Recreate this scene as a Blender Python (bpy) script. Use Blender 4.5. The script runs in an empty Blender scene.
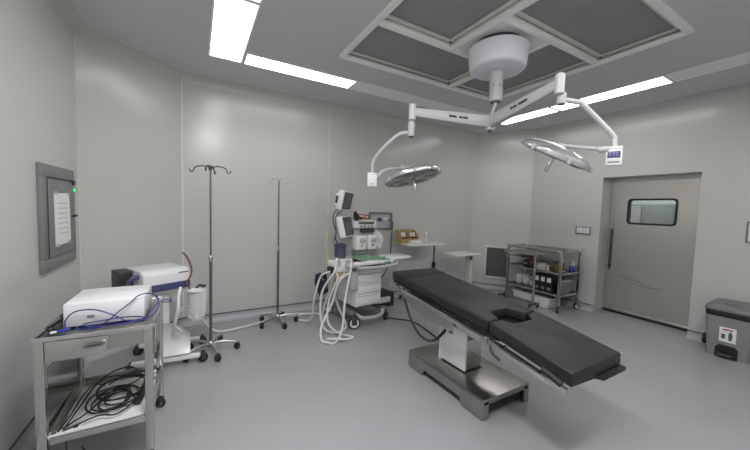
import bpy, bmesh, math, random
from mathutils import Vector, Matrix
random.seed(7)
C = bpy.context.scene.collection
SC = bpy.context.scene
R = math.radians

# ------------------------------------------------------------------ materials
def s2l(c):
    return tuple(((x/255)/12.92 if x/255 <= .04045 else ((x/255+.055)/1.055)**2.4) for x in c)

def mat(name, rgb, rough=.5, metal=0., noise=.04, scale=6., bump=0., bscale=40., spec=.5, trans=0., alpha=1., stretch=None, emit=None, estr=0., coat=0.):
    m = bpy.data.materials.new(name); m.use_nodes = True
    nt = m.node_tree; b = nt.nodes['Principled BSDF']
    col = s2l(rgb)
    tc = nt.nodes.new('ShaderNodeTexCoord'); mp = nt.nodes.new('ShaderNodeMapping')
    if stretch: mp.inputs['Scale'].default_value = stretch
    nz = nt.nodes.new('ShaderNodeTexNoise'); nz.inputs['Scale'].default_value = scale; nz.inputs['Detail'].default_value = 4
    nt.links.new(tc.outputs['Object'], mp.inputs[0]); nt.links.new(mp.outputs[0], nz.inputs['Vector'])
    rp = nt.nodes.new('ShaderNodeValToRGB')
    rp.color_ramp.elements[0].position = .3; rp.color_ramp.elements[1].position = .7
    rp.color_ramp.elements[0].color = tuple(max(0, c*(1-noise)) for c in col)+(1,)
    rp.color_ramp.elements[1].color = tuple(min(1, c*(1+noise)) for c in col)+(1,)
    nt.links.new(nz.outputs['Fac'], rp.inputs[0]); nt.links.new(rp.outputs[0], b.inputs['Base Color'])
    mr = nt.nodes.new('ShaderNodeMapRange'); mr.inputs[3].default_value = max(0, rough*.88); mr.inputs[4].default_value = min(1, rough*1.12)
    nt.links.new(nz.outputs['Fac'], mr.inputs[0]); nt.links.new(mr.outputs[0], b.inputs['Roughness'])
    b.inputs['Metallic'].default_value = metal
    b.inputs['Specular IOR Level'].default_value = spec
    b.inputs['Transmission Weight'].default_value = trans
    b.inputs['Alpha'].default_value = alpha
    b.inputs['Coat Weight'].default_value = coat
    b.inputs['Coat Roughness'].default_value = .15
    if emit:
        b.inputs['Emission Color'].default_value = s2l(emit)+(1,); b.inputs['Emission Strength'].default_value = estr
    if bump:
        n2 = nt.nodes.new('ShaderNodeTexNoise'); n2.inputs['Scale'].default_value = bscale; n2.inputs['Detail'].default_value = 3
        nt.links.new(mp.outputs[0], n2.inputs['Vector'])
        bp = nt.nodes.new('ShaderNodeBump'); bp.inputs['Strength'].default_value = bump; bp.inputs['Distance'].default_value = .02
        nt.links.new(n2.outputs['Fac'], bp.inputs['Height']); nt.links.new(bp.outputs[0], b.inputs['Normal'])
    return m

M = dict(
 wall=mat('wall_paint', (196,196,193), .24, noise=.015, scale=1.2, bump=.02, bscale=2.5, spec=.6),
 seam=mat('seam_filler', (214,214,210), .5, noise=.02),
 ceil=mat('ceiling_paint', (210,207,207), .6, noise=.015, scale=1.),
 floor=mat('floor_vinyl', (157,157,161), .26, noise=.035, scale=2.2, bump=.015, bscale=3., spec=.42),
 cove=mat('cove_vinyl', (172,172,177), .4, noise=.03),
 capstrip=mat('cove_cap', (88,88,88), .5),
 steel=mat('stainless_steel', (192,191,188), .2, 1., noise=.025, scale=3., stretch=(1,1,4)),
 steelh=mat('brushed_steel', (176,173,168), .32, 1., noise=.02, scale=3., stretch=(1,3,1)),
 doorsteel=mat('door_steel', (216,214,206), .33, 1., noise=.03, scale=1.2, stretch=(1,1,1.2)),
 chrome=mat('chrome', (205,205,205), .12, 1., noise=.02),
 polesteel=mat('pole_steel', (128,127,124), .28, .9, noise=.03),
 alu=mat('aluminium', (190,190,188), .35, 1., noise=.04),
 darksteel=mat('dark_steel', (92,90,88), .4, .8, noise=.08),
 grille=mat('grille_metal', (128,126,121), .5, .5, noise=.1, scale=14, stretch=(1,1,6)),
 mirror=mat('polished_steel', (150,149,147), .12, 1., noise=.03),
 black=mat('black_plastic', (26,26,28), .45, noise=.1),
 rubber=mat('black_rubber', (22,22,23), .6, noise=.1),
 vinyl=mat('black_vinyl', (41,40,40), .42, noise=.1, scale=9, bump=.06, bscale=9., spec=.3),
 frameg=mat('grille_frame_paint', (214,213,209), .5),
 cvwhite=mat('cover_white', (250,250,252), .3, noise=.01),
 scuff=mat('buffed_steel', (196,192,188), .42, 1.),
 navylid=mat('dark_navy_plastic', (58,62,84), .4),
 vinylside=mat('black_vinyl_side', (24,24,26), .5, noise=.1),
 filt=mat('filter_gauze', (152,151,149), .85, noise=.07, scale=3.),
 white=mat('white_plastic', (222,222,222), .38, noise=.02),
 whitep=mat('white_enamel', (225,225,228), .3, noise=.02),
 offwhite=mat('cream_plastic', (214,211,200), .45, noise=.03),
 lgrey=mat('light_grey_plastic', (178,179,180), .42, noise=.03),
 mgrey=mat('mid_grey_plastic', (122,122,121), .45, noise=.04),
 bingrey=mat('bin_grey', (140,140,142), .5, noise=.04),
 lidgrey=mat('lid_grey', (112,112,114), .45, noise=.04),
 dgrey=mat('dark_grey_plastic', (66,66,68), .5, noise=.06),
 navy=mat('navy_plastic', (66,72,108), .4, noise=.04),
 navycloth=mat('navy_cloth', (38,42,62), .9, noise=.12),
 bluecable=mat('blue_cable', (38,48,112), .4, noise=.06),
 blackcable=mat('black_cable', (20,20,21), .5, noise=.06),
 screen=mat('screen_glass', (92,93,91), .18, noise=.12, scale=12, spec=.6),
 display=mat('blue_display', (50,52,88), .3, noise=.08, emit=(60,62,140), estr=.1),
 displaytext=mat('display_digits', (128,134,190), .4, emit=(130,138,205), estr=.15),
 inkdark=mat('dark_print', (45,45,46), .6),
 inkgrey=mat('grey_print', (140,140,146), .6),
 inkred=mat('red_print', (176,50,66), .6),
 inkgreen=mat('green_print', (70,92,92), .6),
 paper=mat('paper', (232,232,230), .8, noise=.02),
 green=mat('green_cloth', (104,138,112), .95, noise=.12, scale=18, bump=.15, bscale=60),
 hose=mat('hose_plastic', (214,214,212), .42, noise=.03),
 clear=mat('clear_bag', (240,241,241), .22, noise=.1, scale=22, alpha=.62, bump=.5, bscale=30.),
 clearp=mat('clear_plastic', (226,230,230), .2, noise=.03, alpha=.45),
 smoke=mat('smoked_plastic', (82,86,106), .2, noise=.08, alpha=.88),
 wood=mat('pale_wood', (166,142,104), .6, noise=.14, scale=7, stretch=(1,6,6)),
 orange=mat('orange_card', (172,104,70), .6, noise=.1),
 brown=mat('brown_tube', (112,74,54), .45, noise=.08),
 yellow=mat('yellow_plastic', (206,180,80), .5, noise=.05),
 amber=mat('amber_bottle', (112,92,52), .3, noise=.08),
 bluepl=mat('blue_plastic', (46,52,150), .4, noise=.05),
 redcap=mat('red_plastic', (150,70,60), .45, noise=.05),
 greenled=mat('green_led', (60,190,110), .4, emit=(60,230,120), estr=1.2),
 cream=mat('aged_enamel', (212,210,200), .4, noise=.03),
 ltube=mat('light_diffuser', (255,255,255), .5, emit=(255,255,255), estr=6.5),
 ltube2=mat('light_diffuser_right', (255,255,255), .5, emit=(255,255,255), estr=9.),
 lunlit=mat('unlit_diffuser', (248,247,246), .55, noise=.01),
 frame=mat('white_powdercoat', (250,249,247), .42, noise=.02),
 lampwhite=mat('lamp_enamel', (190,190,191), .32, noise=.015),
 drum=mat('drum_enamel', (232,231,240), .4, noise=.015),
 lampface=mat('lamp_face', (178,178,174), .16, .85, noise=.18, scale=16),
 lampshell=mat('lamp_shell', (206,206,206), .22, .75, noise=.04),
 lens=mat('lamp_lens', (150,152,152), .08, .4, noise=.2, scale=30),
 corridor=mat('corridor_paint', (198,204,202), .6, noise=.03),
 corrdark=mat('corridor_cabinet', (140,150,150), .5, noise=.05),
)
# thin door glass: mostly clear with a faint mirror sheen
def glass_mat():
    m = bpy.data.materials.new('window_glass'); m.use_nodes = True
    nt = m.node_tree; nt.nodes.clear()
    o = nt.nodes.new('ShaderNodeOutputMaterial'); mx = nt.nodes.new('ShaderNodeMixShader')
    t = nt.nodes.new('ShaderNodeBsdfTransparent'); t.inputs[0].default_value = (.8,.82,.81,1)
    g = nt.nodes.new('ShaderNodeBsdfGlossy'); g.inputs['Roughness'].default_value = .03
    fr = nt.nodes.new('ShaderNodeFresnel'); fr.inputs[0].default_value = 1.5
    ad = nt.nodes.new('ShaderNodeMath'); ad.operation = 'ADD'; ad.inputs[1].default_value = .06
    nt.links.new(fr.outputs[0], ad.inputs[0]); nt.links.new(ad.outputs[0], mx.inputs[0])
    nt.links.new(t.outputs[0], mx.inputs[1]); nt.links.new(g.outputs[0], mx.inputs[2]); nt.links.new(mx.outputs[0], o.inputs[0])
    return m
M['glass'] = glass_mat()
# door steel gets brushed swirl marks
def scuff(m):
    nt = m.node_tree; b = nt.nodes['Principled BSDF']
    tc = nt.nodes.new('ShaderNodeTexCoord'); w = nt.nodes.new('ShaderNodeTexNoise')
    mp = nt.nodes.new('ShaderNodeMapping'); mp.inputs['Scale'].default_value = (1,.8,3.2)
    w.inputs['Scale'].default_value = 1.1; w.inputs['Detail'].default_value = 2; w.inputs['Distortion'].default_value = .8
    nt.links.new(tc.outputs['Object'], mp.inputs[0]); nt.links.new(mp.outputs[0], w.inputs['Vector'])
    mr = nt.nodes.new('ShaderNodeMapRange'); mr.inputs[1].default_value = .3; mr.inputs[2].default_value = .7
    mr.inputs[3].default_value = .24; mr.inputs[4].default_value = .42
    nt.links.new(w.outputs['Fac'], mr.inputs[0]); nt.links.new(mr.outputs[0], b.inputs['Roughness'])

# ------------------------------------------------------------------ mesh builder
def spline(pts, n=8, closed=False):
    P = [Vector(p) for p in pts]; out = []
    N = len(P)
    rng = N if closed else N-1
    for i in range(rng):
        if closed: p0,p1,p2,p3 = P[(i-1)%N],P[i],P[(i+1)%N],P[(i+2)%N]
        else:
            p1,p2 = P[i],P[i+1]
            p0 = P[i-1] if i > 0 else p1*2-p2
            p3 = P[i+2] if i+2 < N else p2*2-p1
        for k in range(n):
            t = k/n
            out.append(.5*((2*p1)+(p2-p0)*t+(2*p0-5*p1+4*p2-p3)*t*t+(3*p1-p0-3*p2+p3)*t**3))
    if not closed: out.append(P[-1])
    return out

class MB:
    def __init__(s, T=None): s.bm = bmesh.new(); s.T = T or Matrix()
    def _add(s, tmp, mtx=None):
        X = s.T @ (mtx or Matrix())
        vm = {v: s.bm.verts.new(X @ v.co) for v in tmp.verts}
        for f in tmp.faces:
            try: s.bm.faces.new([vm[v] for v in f.verts])
            except ValueError: pass
        tmp.free(); return s
    def box(s, c, d, rot=None, bev=0., seg=2):
        t = bmesh.new(); bmesh.ops.create_cube(t, size=1)
        for v in t.verts: v.co = Vector((v.co.x*d[0], v.co.y*d[1], v.co.z*d[2]))
        if bev: bmesh.ops.bevel(t, geom=t.edges[:], offset=min(bev, min(d)*.49), segments=seg, profile=.5, affect='EDGES')
        m = Matrix.Translation(c)
        if rot is not None: m = m @ (rot if isinstance(rot, Matrix) else Matrix.Rotation(rot, 4, 'Z'))
        return s._add(t, m)
    def bar(s, a, b, w, h, bev=0., up=(0,0,1)):
        a, b = Vector(a), Vector(b); d = b-a; L = d.length; z = d.normalized()
        u = Vector(up)
        if abs(z.dot(u)) > .98: u = Vector((0,1,0))
        x = u.cross(z).normalized(); y = z.cross(x)
        m = Matrix((x, y, z)).transposed().to_4x4()
        return s.box((a+b)/2, (w, h, L), m, bev)
    def tube(s, pts, r, n=8, corr=0., closed=False, rf=None):
        P = [Vector(p) for p in pts]; t = bmesh.new(); rings = []; N = len(P)
        up = None
        for i, p in enumerate(P):
            d = (P[(i+1) % N]-P[i-1]) if closed else (P[min(i+1,N-1)]-P[max(i-1,0)])
            if d.length < 1e-9: d = Vector((0,0,1))
            d.normalize()
            if up is None:
                up = Vector((0,0,1)) if abs(d.z) < .9 else Vector((1,0,0))
            x = up.cross(d)
            if x.length < 1e-6: x = Vector((1,0,0)).cross(d)
            x.normalize(); up = d.cross(x).normalized()
            rr = r*(1+(corr if i % 2 else -corr))
            if rf: rr = rf(i/(N-1))
            rings.append([t.verts.new(p+(x*math.cos(a)+up*math.sin(a))*rr) for a in [2*math.pi*k/n for k in range(n)]])
        for i in range(N if closed else N-1):
            A, B = rings[i], rings[(i+1) % N]
            for k in range(n): t.faces.new((A[k], A[(k+1)%n], B[(k+1)%n], B[k]))
        if not closed:
            t.faces.new(rings[0][::-1]); t.faces.new(rings[-1])
        return s._add(t)
    def cyl(s, a, b, r, n=20, r2=None):
        a, b = Vector(a), Vector(b)
        return s.tube([a, b], r, n, rf=(lambda t: r+(r2-r)*t) if r2 is not None else None)
    def lathe(s, prof, c=(0,0,0), axis=None, n=28):
        t = bmesh.new(); rings = []
        for r, z in prof:
            if r < 1e-5: rings.append([t.verts.new((0,0,z))])
            else: rings.append([t.verts.new((r*math.cos(2*math.pi*k/n), r*math.sin(2*math.pi*k/n), z)) for k in range(n)])
        for A, B in zip(rings, rings[1:]):
            for k in range(n):
                l = (k+1) % n
                if len(A) == 1 and len(B) == 1: continue
                if len(A) == 1: t.faces.new((A[0], B[l], B[k]))
                elif len(B) == 1: t.faces.new((A[k], A[l], B[0]))
                else: t.faces.new((A[k], A[l], B[l], B[k]))
        if len(rings[0]) > 1: t.faces.new(rings[0][::-1])
        if len(rings[-1]) > 1: t.faces.new(rings[-1])
        m = Matrix.Translation(c) @ (axis if axis is not None else Matrix())
        return s._add(t, m)
    def prism(s, poly, z0, z1, mtx=None, bev=0., seg=2):
        t = bmesh.new()
        a = [t.verts.new((x, y, z0)) for x, y in poly]; b = [t.verts.new((x, y, z1)) for x, y in poly]
        n = len(poly)
        t.faces.new(a[::-1]); t.faces.new(b)
        for i in range(n): t.faces.new((a[i], a[(i+1)%n], b[(i+1)%n], b[i]))
        bmesh.ops.recalc_face_normals(t, faces=t.faces[:])
        if bev: bmesh.ops.bevel(t, geom=t.edges[:], offset=bev, segments=seg, profile=.5, affect='EDGES')
        return s._add(t, mtx)
    def grid(s, f, nu, nv):
        t = bmesh.new()
        V = [[t.verts.new(f(i/nu, j/nv)) for j in range(nv+1)] for i in range(nu+1)]
        for i in range(nu):
            for j in range(nv): t.faces.new((V[i][j], V[i+1][j], V[i+1][j+1], V[i][j+1]))
        return s._add(t)
    def build(s, name, m, parent=None, smooth=38, recalc=True):
        if recalc: bmesh.ops.recalc_face_normals(s.bm, faces=s.bm.faces[:])
        me = bpy.data.meshes.new(name); s.bm.to_mesh(me); s.bm.free()
        for p in me.polygons: p.use_smooth = True
        me.set_sharp_from_angle(angle=R(smooth))
        me.materials.append(M[m] if isinstance(m, str) else m)
        o = bpy.data.objects.new(name, me); C.objects.link(o)
        if parent is not None: o.parent = parent
        return o

def thing(name, label, cat, loc=(0,0,0), rz=0., group=None):
    o = bpy.data.objects.new(name, None); C.objects.link(o)
    o.empty_display_size = .1; o.location = loc; o.rotation_euler = (0,0,rz)
    o['label'] = label; o['category'] = cat
    if group: o['group'] = group
    return o
def tag(o, label, cat, group=None, kind=None):
    o['label'] = label; o['category'] = cat
    if group: o['group'] = group
    if kind: o['kind'] = kind
    return o
def struct(o, label=None, cat=None):
    o['kind'] = 'structure'
    if label: o['label'] = label
    if cat: o['category'] = cat
    return o
def TR(x=0, y=0, z=0, rz=0): return Matrix.Translation((x,y,z)) @ Matrix.Rotation(rz, 4, 'Z')
def frameM(u, v, n, o): 
    m = Matrix((Vector(u), Vector(v), Vector(n))).transposed().to_4x4(); m.translation = Vector(o); return m

# ------------------------------------------------------------------ camera
cam = bpy.data.cameras.new('camera'); co = bpy.data.objects.new('camera', cam); C.objects.link(co)
F_PX, CYP, YAW, PITCH, ROLL, H = 311.27, 227.46, R(29.95), R(3.48), R(1.72), 1.45
cam.sensor_width = 36; cam.lens = 36*F_PX/750; cam.shift_y = (CYP-225)/750; cam.clip_start = .02
cy_, sy_, cp_, sp_ = math.cos(YAW), math.sin(YAW), math.cos(PITCH), math.sin(PITCH)
Fv = Vector((sy_*cp_, cy_*cp_, -sp_)); Rv = Vector((cy_, -sy_, 0)); Uv = Rv.cross(Fv)
R2 = math.cos(ROLL)*Rv+math.sin(ROLL)*Uv; U2 = -math.sin(ROLL)*Rv+math.cos(ROLL)*Uv
mw = Matrix((R2, U2, -Fv)).transposed().to_4x4(); mw.translation = (0,0,H); co.matrix_world = mw
SC.camera = co

# ------------------------------------------------------------------ room shell
XL, XR, YB, YF, CH = -.88, 5.18, 4.24, -.75, 2.9
A_, B_, C_, D_ = (XL,3.63), (-.14,YB), (4.60,YB), (XR,3.45)      # chamfered corners
XO = XR+.27                                                      # outside face of the thick right wall
struct(MB().box(((XL+7)/2, 1.9, -.05), (7-XL+1.2, 6.6, .1)).build('floor', 'floor'), 'smooth pale grey vinyl floor', 'floor')
def ceiling():
    holes = [(1.215,3.325,.975,2.835)]
    xs = sorted({-1.2,7.2,1.215,3.325}); ys = sorted({-1.2,4.6,.975,2.835})
    b = MB()
    for i in range(len(xs)-1):
        for j in range(len(ys)-1):
            cx, cy = (xs[i]+xs[i+1])/2, (ys[j]+ys[j+1])/2
            if any(h[0] < cx < h[1] and h[2] < cy < h[3] for h in holes): continue
            b.box((cx, cy, CH+.05), (xs[i+1]-xs[i], ys[j+1]-ys[j], .1))
    return b.build('ceiling', 'ceil')
struct(ceiling(), 'plain matt ceiling around the air panel', 'ceiling')
def wallbox(name, p, q, t=.1):
    p, q = Vector((*p,0)), Vector((*q,0)); d = (q-p).normalized(); n = Vector((-d.y, d.x, 0))
    if n.dot(Vector((2.2,1.8,0))-p) > 0: n = -n
    c = (p+q)/2+n*t/2
    return struct(MB().box((c.x, c.y, CH/2), ((q-p).length, t, CH), math.atan2(d.y,d.x)).build(name, 'wall'))
wallbox('wall_left', (XL,YF), A_); wallbox('wall_left_corner', A_, B_); wallbox('wall_back', B_, C_)
wallbox('wall_right_corner', C_, D_); wallbox('wall_front', (XL,YF), (XR,YF))
DY0, DY1, DH = 1.30, 2.33, 2.0
wr = MB()
wr.box(((XR+XO)/2, (YF+DY0)/2, CH/2), (.27, DY0-YF, CH)); wr.box(((XR+XO)/2, (DY1+3.45)/2, CH/2), (.27, 3.45-DY1, CH))
wr.box(((XR+XO)/2, (DY0+DY1)/2, (DH+CH)/2), (.27, DY1-DY0, CH-DH))
struct(wr.build('wall_right', 'wall'), 'right wall with the deep door opening', 'wall')
# corridor seen through the door glass
cw = MB(); cw.box((6.95, 1.9, CH/2), (.1, 6.6, CH)); struct(cw.build('wall_corridor', 'corridor'))

inner = [(XL,YF), A_, B_, C_, D_, (XR,DY1)]
segs = [((XL,YF),A_,'left'),(A_,B_,'left_corner'),(B_,C_,'back'),(C_,D_,'right_corner'),(D_,(XR,DY1),'right_far'),((XR,DY0),(XR,YF),'right_near')]
def strip(name, p, q, prof, m, ext=0.):
    p, q = Vector((*p,0)), Vector((*q,0)); d = (q-p).normalized(); p = p-d*ext; q = q+d*ext
    n = Vector((-d.y, d.x, 0))
    if n.dot(Vector((2.2,1.8,0))-p) < 0: n = -n
    b = MB(); t = bmesh.new()
    a = [t.verts.new(p+n*x+Vector((0,0,z))) for x,z in prof]; c = [t.verts.new(q+n*x+Vector((0,0,z))) for x,z in prof]
    k = len(prof)
    for i in range(k): t.faces.new((a[i], a[(i+1)%k], c[(i+1)%k], c[i]))
    t.faces.new(a[::-1]); t.faces.new(c); b._add(t)
    return b.build(name, m)
cove_prof = [(0,0)]+[(.055*(1-math.sin(a))+.004, .055*(1-math.cos(a))) for a in [R(x) for x in (0,25,50,75,90)]]+[(.004,.085),(0,.085)]
for p,q,nm in segs:
    o = struct(strip('baseboard_'+nm, p, q, cove_prof, 'cove'))
    strip('cap', p, q, [(0,.083),(.008,.083),(.008,.094),(0,.094)], 'capstrip', o)if False else None
    cap = strip('cap_strip', p, q, [(0,.085),(.007,.085),(.007,.096),(0,.096)], 'capstrip'); cap.parent = o
top_prof = [(0,CH)]+[(.09*(1-math.sin(a)), CH-.09*(1-math.cos(a))) for a in [R(x) for x in (0,15,30,45,60,75,90)]]
k = 1
for p,q,nm in segs[:4]+[(D_,(XR,YF),'right')]:
    struct(strip('trim_%d' % k, p, q, top_prof, 'wall')); k += 1
# vertical joint strips of the wall panels
def vstrip(x, y, nx, ny, w=.012):
    global k
    a = math.atan2(ny, nx)
    struct(MB().box((x+nx*.0015, y+ny*.0015, (.1+CH-.08)/2), (.003, w, CH-.18), a).build('trim_%d' % k, 'seam')); k += 1
vstrip(1.65, YB, 0, -1, .008); vstrip(XL, 3.62, 1, 0, .014); vstrip(B_[0]+.006, YB, 0, -1, .018); vstrip(C_[0]-.006, YB, 0, -1, .012)
vstrip(XR, 3.44, -1, 0, .01)

# ------------------------------------------------------------------ door
d1 = MB(); lx = XO+.028
wy0, wy1, wz0, wz1 = 1.575, 2.10, 1.345, 1.69
for (ya,yb,za,zb) in ((1.2,wy0,.02,2.12),(wy1,2.45,.02,2.12),(wy0,wy1,.02,wz0),(wy0,wy1,wz1,2.12)):
    d1.box((lx,(ya+yb)/2,(za+zb)/2),(.045,yb-ya,zb-za))
door = struct(d1.build('door_1', 'doorsteel'), 'brushed stainless steel sliding door with small window', 'door')
def rrect(y0,y1,z0,z1,r,n=5):
    out = []
    for cy,cz,a0 in ((y1-r,z1-r,0),(y0+r,z1-r,90),(y0+r,z0+r,180),(y1-r,z0+r,270)):
        for i in range(n+1):
            a = R(a0+90*i/n); out.append((cy+r*math.cos(a), cz+r*math.sin(a)))
    return out
def ringprism(b, outer, inr, x0, x1):
    t = bmesh.new(); n = len(outer)
    L = [[t.verts.new((x,y,z)) for y,z in poly] for x,poly in ((x0,outer),(x0,inr),(x1,outer),(x1,inr))]
    for i in range(n):
        j = (i+1)%n
        t.faces.new((L[0][i],L[0][j],L[1][j],L[1][i])); t.faces.new((L[2][i],L[3][i],L[3][j],L[2][j]))
        t.faces.new((L[0][i],L[2][i],L[2][j],L[0][j])); t.faces.new((L[1][i],L[1][j],L[3][j],L[3][i]))
    b._add(t)
wf = MB(); ringprism(wf, rrect(wy0-.012,wy1+.012,wz0-.012,wz1+.012,.05), rrect(wy0+.012,wy1-.012,wz0+.012,wz1-.012,.035), lx-.032, lx+.03)
wfo = wf.build('window_frame', 'black', door)
MB().box((lx,(wy0+wy1)/2,(wz0+wz1)/2),(.006,wy1-wy0-.02,wz1-wz0-.02)).build('pane', 'glass', wfo)
MB().box((lx-.0232,1.82,.955),(.0015,1.24,.004)).build('seam_line','scuff', door)
MB().box((lx-.03,1.82,.04),(.016,1.24,.028),bev=.004).build('kick_rail', 'alu', door)
MB().box((lx-.03,1.82,.012),(.03,1.24,.022)).build('bottom_seal', 'black', door)
hd = MB(); hd.box((lx-.045,2.285,.95),(.026,.022,.62),bev=.008); hd.box((lx-.03,2.285,1.2),(.03,.03,.04)); hd.box((lx-.03,2.285,.7),(.03,.03,.04))
hd.build('door_handle', 'darksteel', door)
for pts in ([(2.22,.60),(2.10,.555),(1.95,.53),(1.80,.48),(1.60,.40)],[(2.20,.59),(2.0,.50),(1.85,.46),(1.70,.47),(1.55,.50)]):
    b = MB(); P = spline([(0,y,z) for y,z in pts],8); b.grid(lambda u,v: Vector((lx-.0231,P[min(int(u*(len(P)-1)+.5),len(P)-1)].y,P[min(int(u*(len(P)-1)+.5),len(P)-1)].z+(v-.5)*.02*math.sin(math.pi*u))),len(P)-1,1); b.build('scratch','scuff',door)
# corridor furniture behind the glass
cb = thing('storage_cabinet', 'grey corridor cabinet seen through the door window', 'cabinet', (6.75,2.35,0))
MB().box((0,0,.85),(.28,.85,1.62),bev=.005).build('cabinet_body', 'corrdark', cb)
MB().box((-.15,-.212,.85),(.02,.4,1.56),bev=.004).build('cabinet_door', 'corrdark', cb); MB().box((-.15,.212,.85),(.02,.4,1.56),bev=.004).build('cabinet_door', 'lgrey', cb)

# ------------------------------------------------------------------ ceiling air panel
lam = thing('laminar_airflow_panel', 'large square white-framed ceiling air panel with four dark filters', 'ceiling air panel', (2.27,1.905,CH))
X0,X1,Y0,Y1 = 1.19-2.27,3.35-2.27,.95-1.905,2.86-1.905
xa,xb,ya,yb = 1.98-2.27,2.58-2.27,1.62-1.905,2.18-1.905
fr = MB(); w = .05
fr.box(((X0+X1)/2,Y0+w/2,-.006),(X1-X0,w,.03),bev=.004); fr.box(((X0+X1)/2,Y1-w/2,-.006),(X1-X0,w,.03),bev=.004)
fr.box((X0+w/2,(Y0+Y1)/2,-.006),(w,Y1-Y0-2*w,.03),bev=.004); fr.box((X1-w/2,(Y0+Y1)/2,-.006),(w,Y1-Y0-2*w,.03),bev=.004)
fr.build('outer_frame', 'frame', lam)
dv = [(X0+w,xb,yb,'x'),(xb,Y1-w,ya,'y'),(X1-w,xa,ya,'x'),(xa,Y0+w,yb,'y')]
def divx(x0,x1,y): return MB().box(((x0+x1)/2,y,-.004),(abs(x1-x0),.05,.034),bev=.004).box(((x0+x1)/2,y,.03),(abs(x1-x0),.02,.034)).build('divider_bar','frame',lam)
def divy(y0,y1,x): return MB().box((x,(y0+y1)/2,-.004),(.05,abs(y1-y0),.034),bev=.004).box((x,(y0+y1)/2,.03),(.02,abs(y1-y0),.034)).build('divider_bar','frame',lam)
divx(X0+w, xb-.0251, yb); divy(ya+.0251, Y1-w, xb); divx(xa+.0251, X1-w, ya); divy(Y0+w, yb-.0251, xa)
panels = [(X0+w,xb-.025,yb+.025,Y1-w),(xb+.025,X1-w,ya+.025,Y1-w),(xa+.025,X1-w,Y0+w,ya-.025),(X0+w,xa-.025,Y0+w,yb-.025)]
for (px0,px1,py0,py1) in panels:
    cx,cy = (px0+px1)/2,(py0+py1)/2
    f = MB().box((cx,cy,.045),(px1-px0-.02,py1-py0-.02,.012)).build('filter_screen','filt',lam)
    g = MB(); e = .042
    g.box((cx,py0+e/2,.03),(px1-px0,e,.012),bev=.003); g.box((cx,py1-e/2,.03),(px1-px0,e,.012),bev=.003)
    g.box((px0+e/2,cy,.03),(e,py1-py0-2*e,.012),bev=.003); g.box((px1-e/2,cy,.03),(e,py1-py0-2*e,.012),bev=.003)
    g.build('filter_rim','frameg',lam)
    for sx,sy in ((px0+.02,py0+.02),(px1-.02,py0+.02),(px0+.02,py1-.02),(px1-.02,py1-.02)): MB().lathe([(0,.019),(.009,.019),(.009,.024)],(sx,sy,0),n=10).build('clamp_screw','inkdark',lam)
MB().box(((X0+X1)/2,(Y0+Y1)/2,.075),(X1-X0-.03,Y1-Y0-.03,.03)).build('plenum_plate','frame',lam)
MB().box(((xa+xb)/2,(ya+yb)/2,.012),(xb-xa-.05,yb-ya-.05,.012)).build('center_plate','frame',lam)
# ceiling lights
def clight(x0,x1,y0,y1,lit,label):
    t = thing('ceiling_light', label, 'ceiling light', ((x0+x1)/2,(y0+y1)/2,CH), group='flush ceiling light panels')
    X,Y = x1-x0,y1-y0; e = .014; b = MB()
    b.box((0,Y/2-e/2,-.004),(X,e,.008)); b.box((0,-Y/2+e/2,-.004),(X,e,.008)); b.box((X/2-e/2,0,-.004),(e,Y-2*e,.008)); b.box((-X/2+e/2,0,-.004),(e,Y-2*e,.008))
    b.build('light_frame','frame',t)
    MB().box((0,0,-.002),(X-2*e,Y-2*e,.004)).build('diffuser',('ltube2' if x0 > 4 else 'ltube') if lit else 'lunlit',t)
clight(.11,.415,2.47,3.55,True,'big lit ceiling panel at upper left, running away from the camera')
clight(.11,.415,1.36,2.455,True,'lit ceiling panel cut by the top edge of the photo')
clight(.425,1.61,3.29,3.555,True,'short lit ceiling panel left of the air panel, along the back wall')
clight(1.625,2.82,3.29,3.555,False,'unlit ceiling panel just right of the short lit back panel')
clight(2.835,4.03,3.29,3.555,False,'unlit ceiling panel at the far right end of the back row')
clight(4.16,4.44,2.60,3.5,True,'lit ceiling panel half hidden behind the lamp arm on the right')
clight(4.16,4.44,1.39,2.587,True,'lit ceiling panel nearest the steel door')
clight(4.16,4.44,.17,1.377,False,'unlit ceiling panel at the right edge of the photo')

# ------------------------------------------------------------------ surgical light
sl = thing('surgical_light', 'white two-headed surgical light hanging from the ceiling drum', 'surgical light', (2.28,1.91,CH))
S0 = Vector((2.28,1.91,CH))
def L(x,y,z): return Vector((x,y,z))-S0
MB().lathe([(0,-.226),(.19,-.225),(.216,-.220),(.230,-.208),(.235,-.19),(.251,-.052),(.246,-.046),(0,-.046)],n=48).build('ceiling_cover','drum',sl)
MB().lathe([(0,-.046),(.19,-.046),(.19,.004),(0,.004)],n=40).build('mounting_ring','dgrey',sl)  # ring coloured dark to give the shadow gap above the drum
po = MB(); po.lathe([(0,-.485),(.05,-.485),(.056,-.48),(.056,-.25),(.06,-.245),(.06,-.222),(0,-.222)],n=32)
pole = po.build('ceiling_pole','lampwhite',sl)
MB().lathe([(0,-.489),(.05,-.489),(.05,-.4845),(0,-.4845)],n=28).build('pole_cap','mgrey',pole)
for a in (200,250,290): MB().lathe([(0,.0),(.006,.0),(.006,.003),(0,.003)],(.056*math.cos(R(a)),.056*math.sin(R(a)),-.36),Matrix.Rotation(R(a),4,'Z')@Matrix.Rotation(R(90),4,'Y'),n=10).build('bolt','inkdark',pole)
hb = Vector((-.025,.025,0))
lk = MB(); lk.tube(spline([(0,0,-.485),(.0,.0,-.51),(-.012,.012,-.56),(-.022,.024,-.63)],6),.014,12); lk.build('swivel_link','lampwhite',sl)
hm = MB(); hm.lathe([(0,-.735),(.03,-.735),(.042,-.725),(.042,-.61),(.036,-.6),(0,-.6)],hb,n=24); hm.build('hub','lampwhite',sl)
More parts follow.
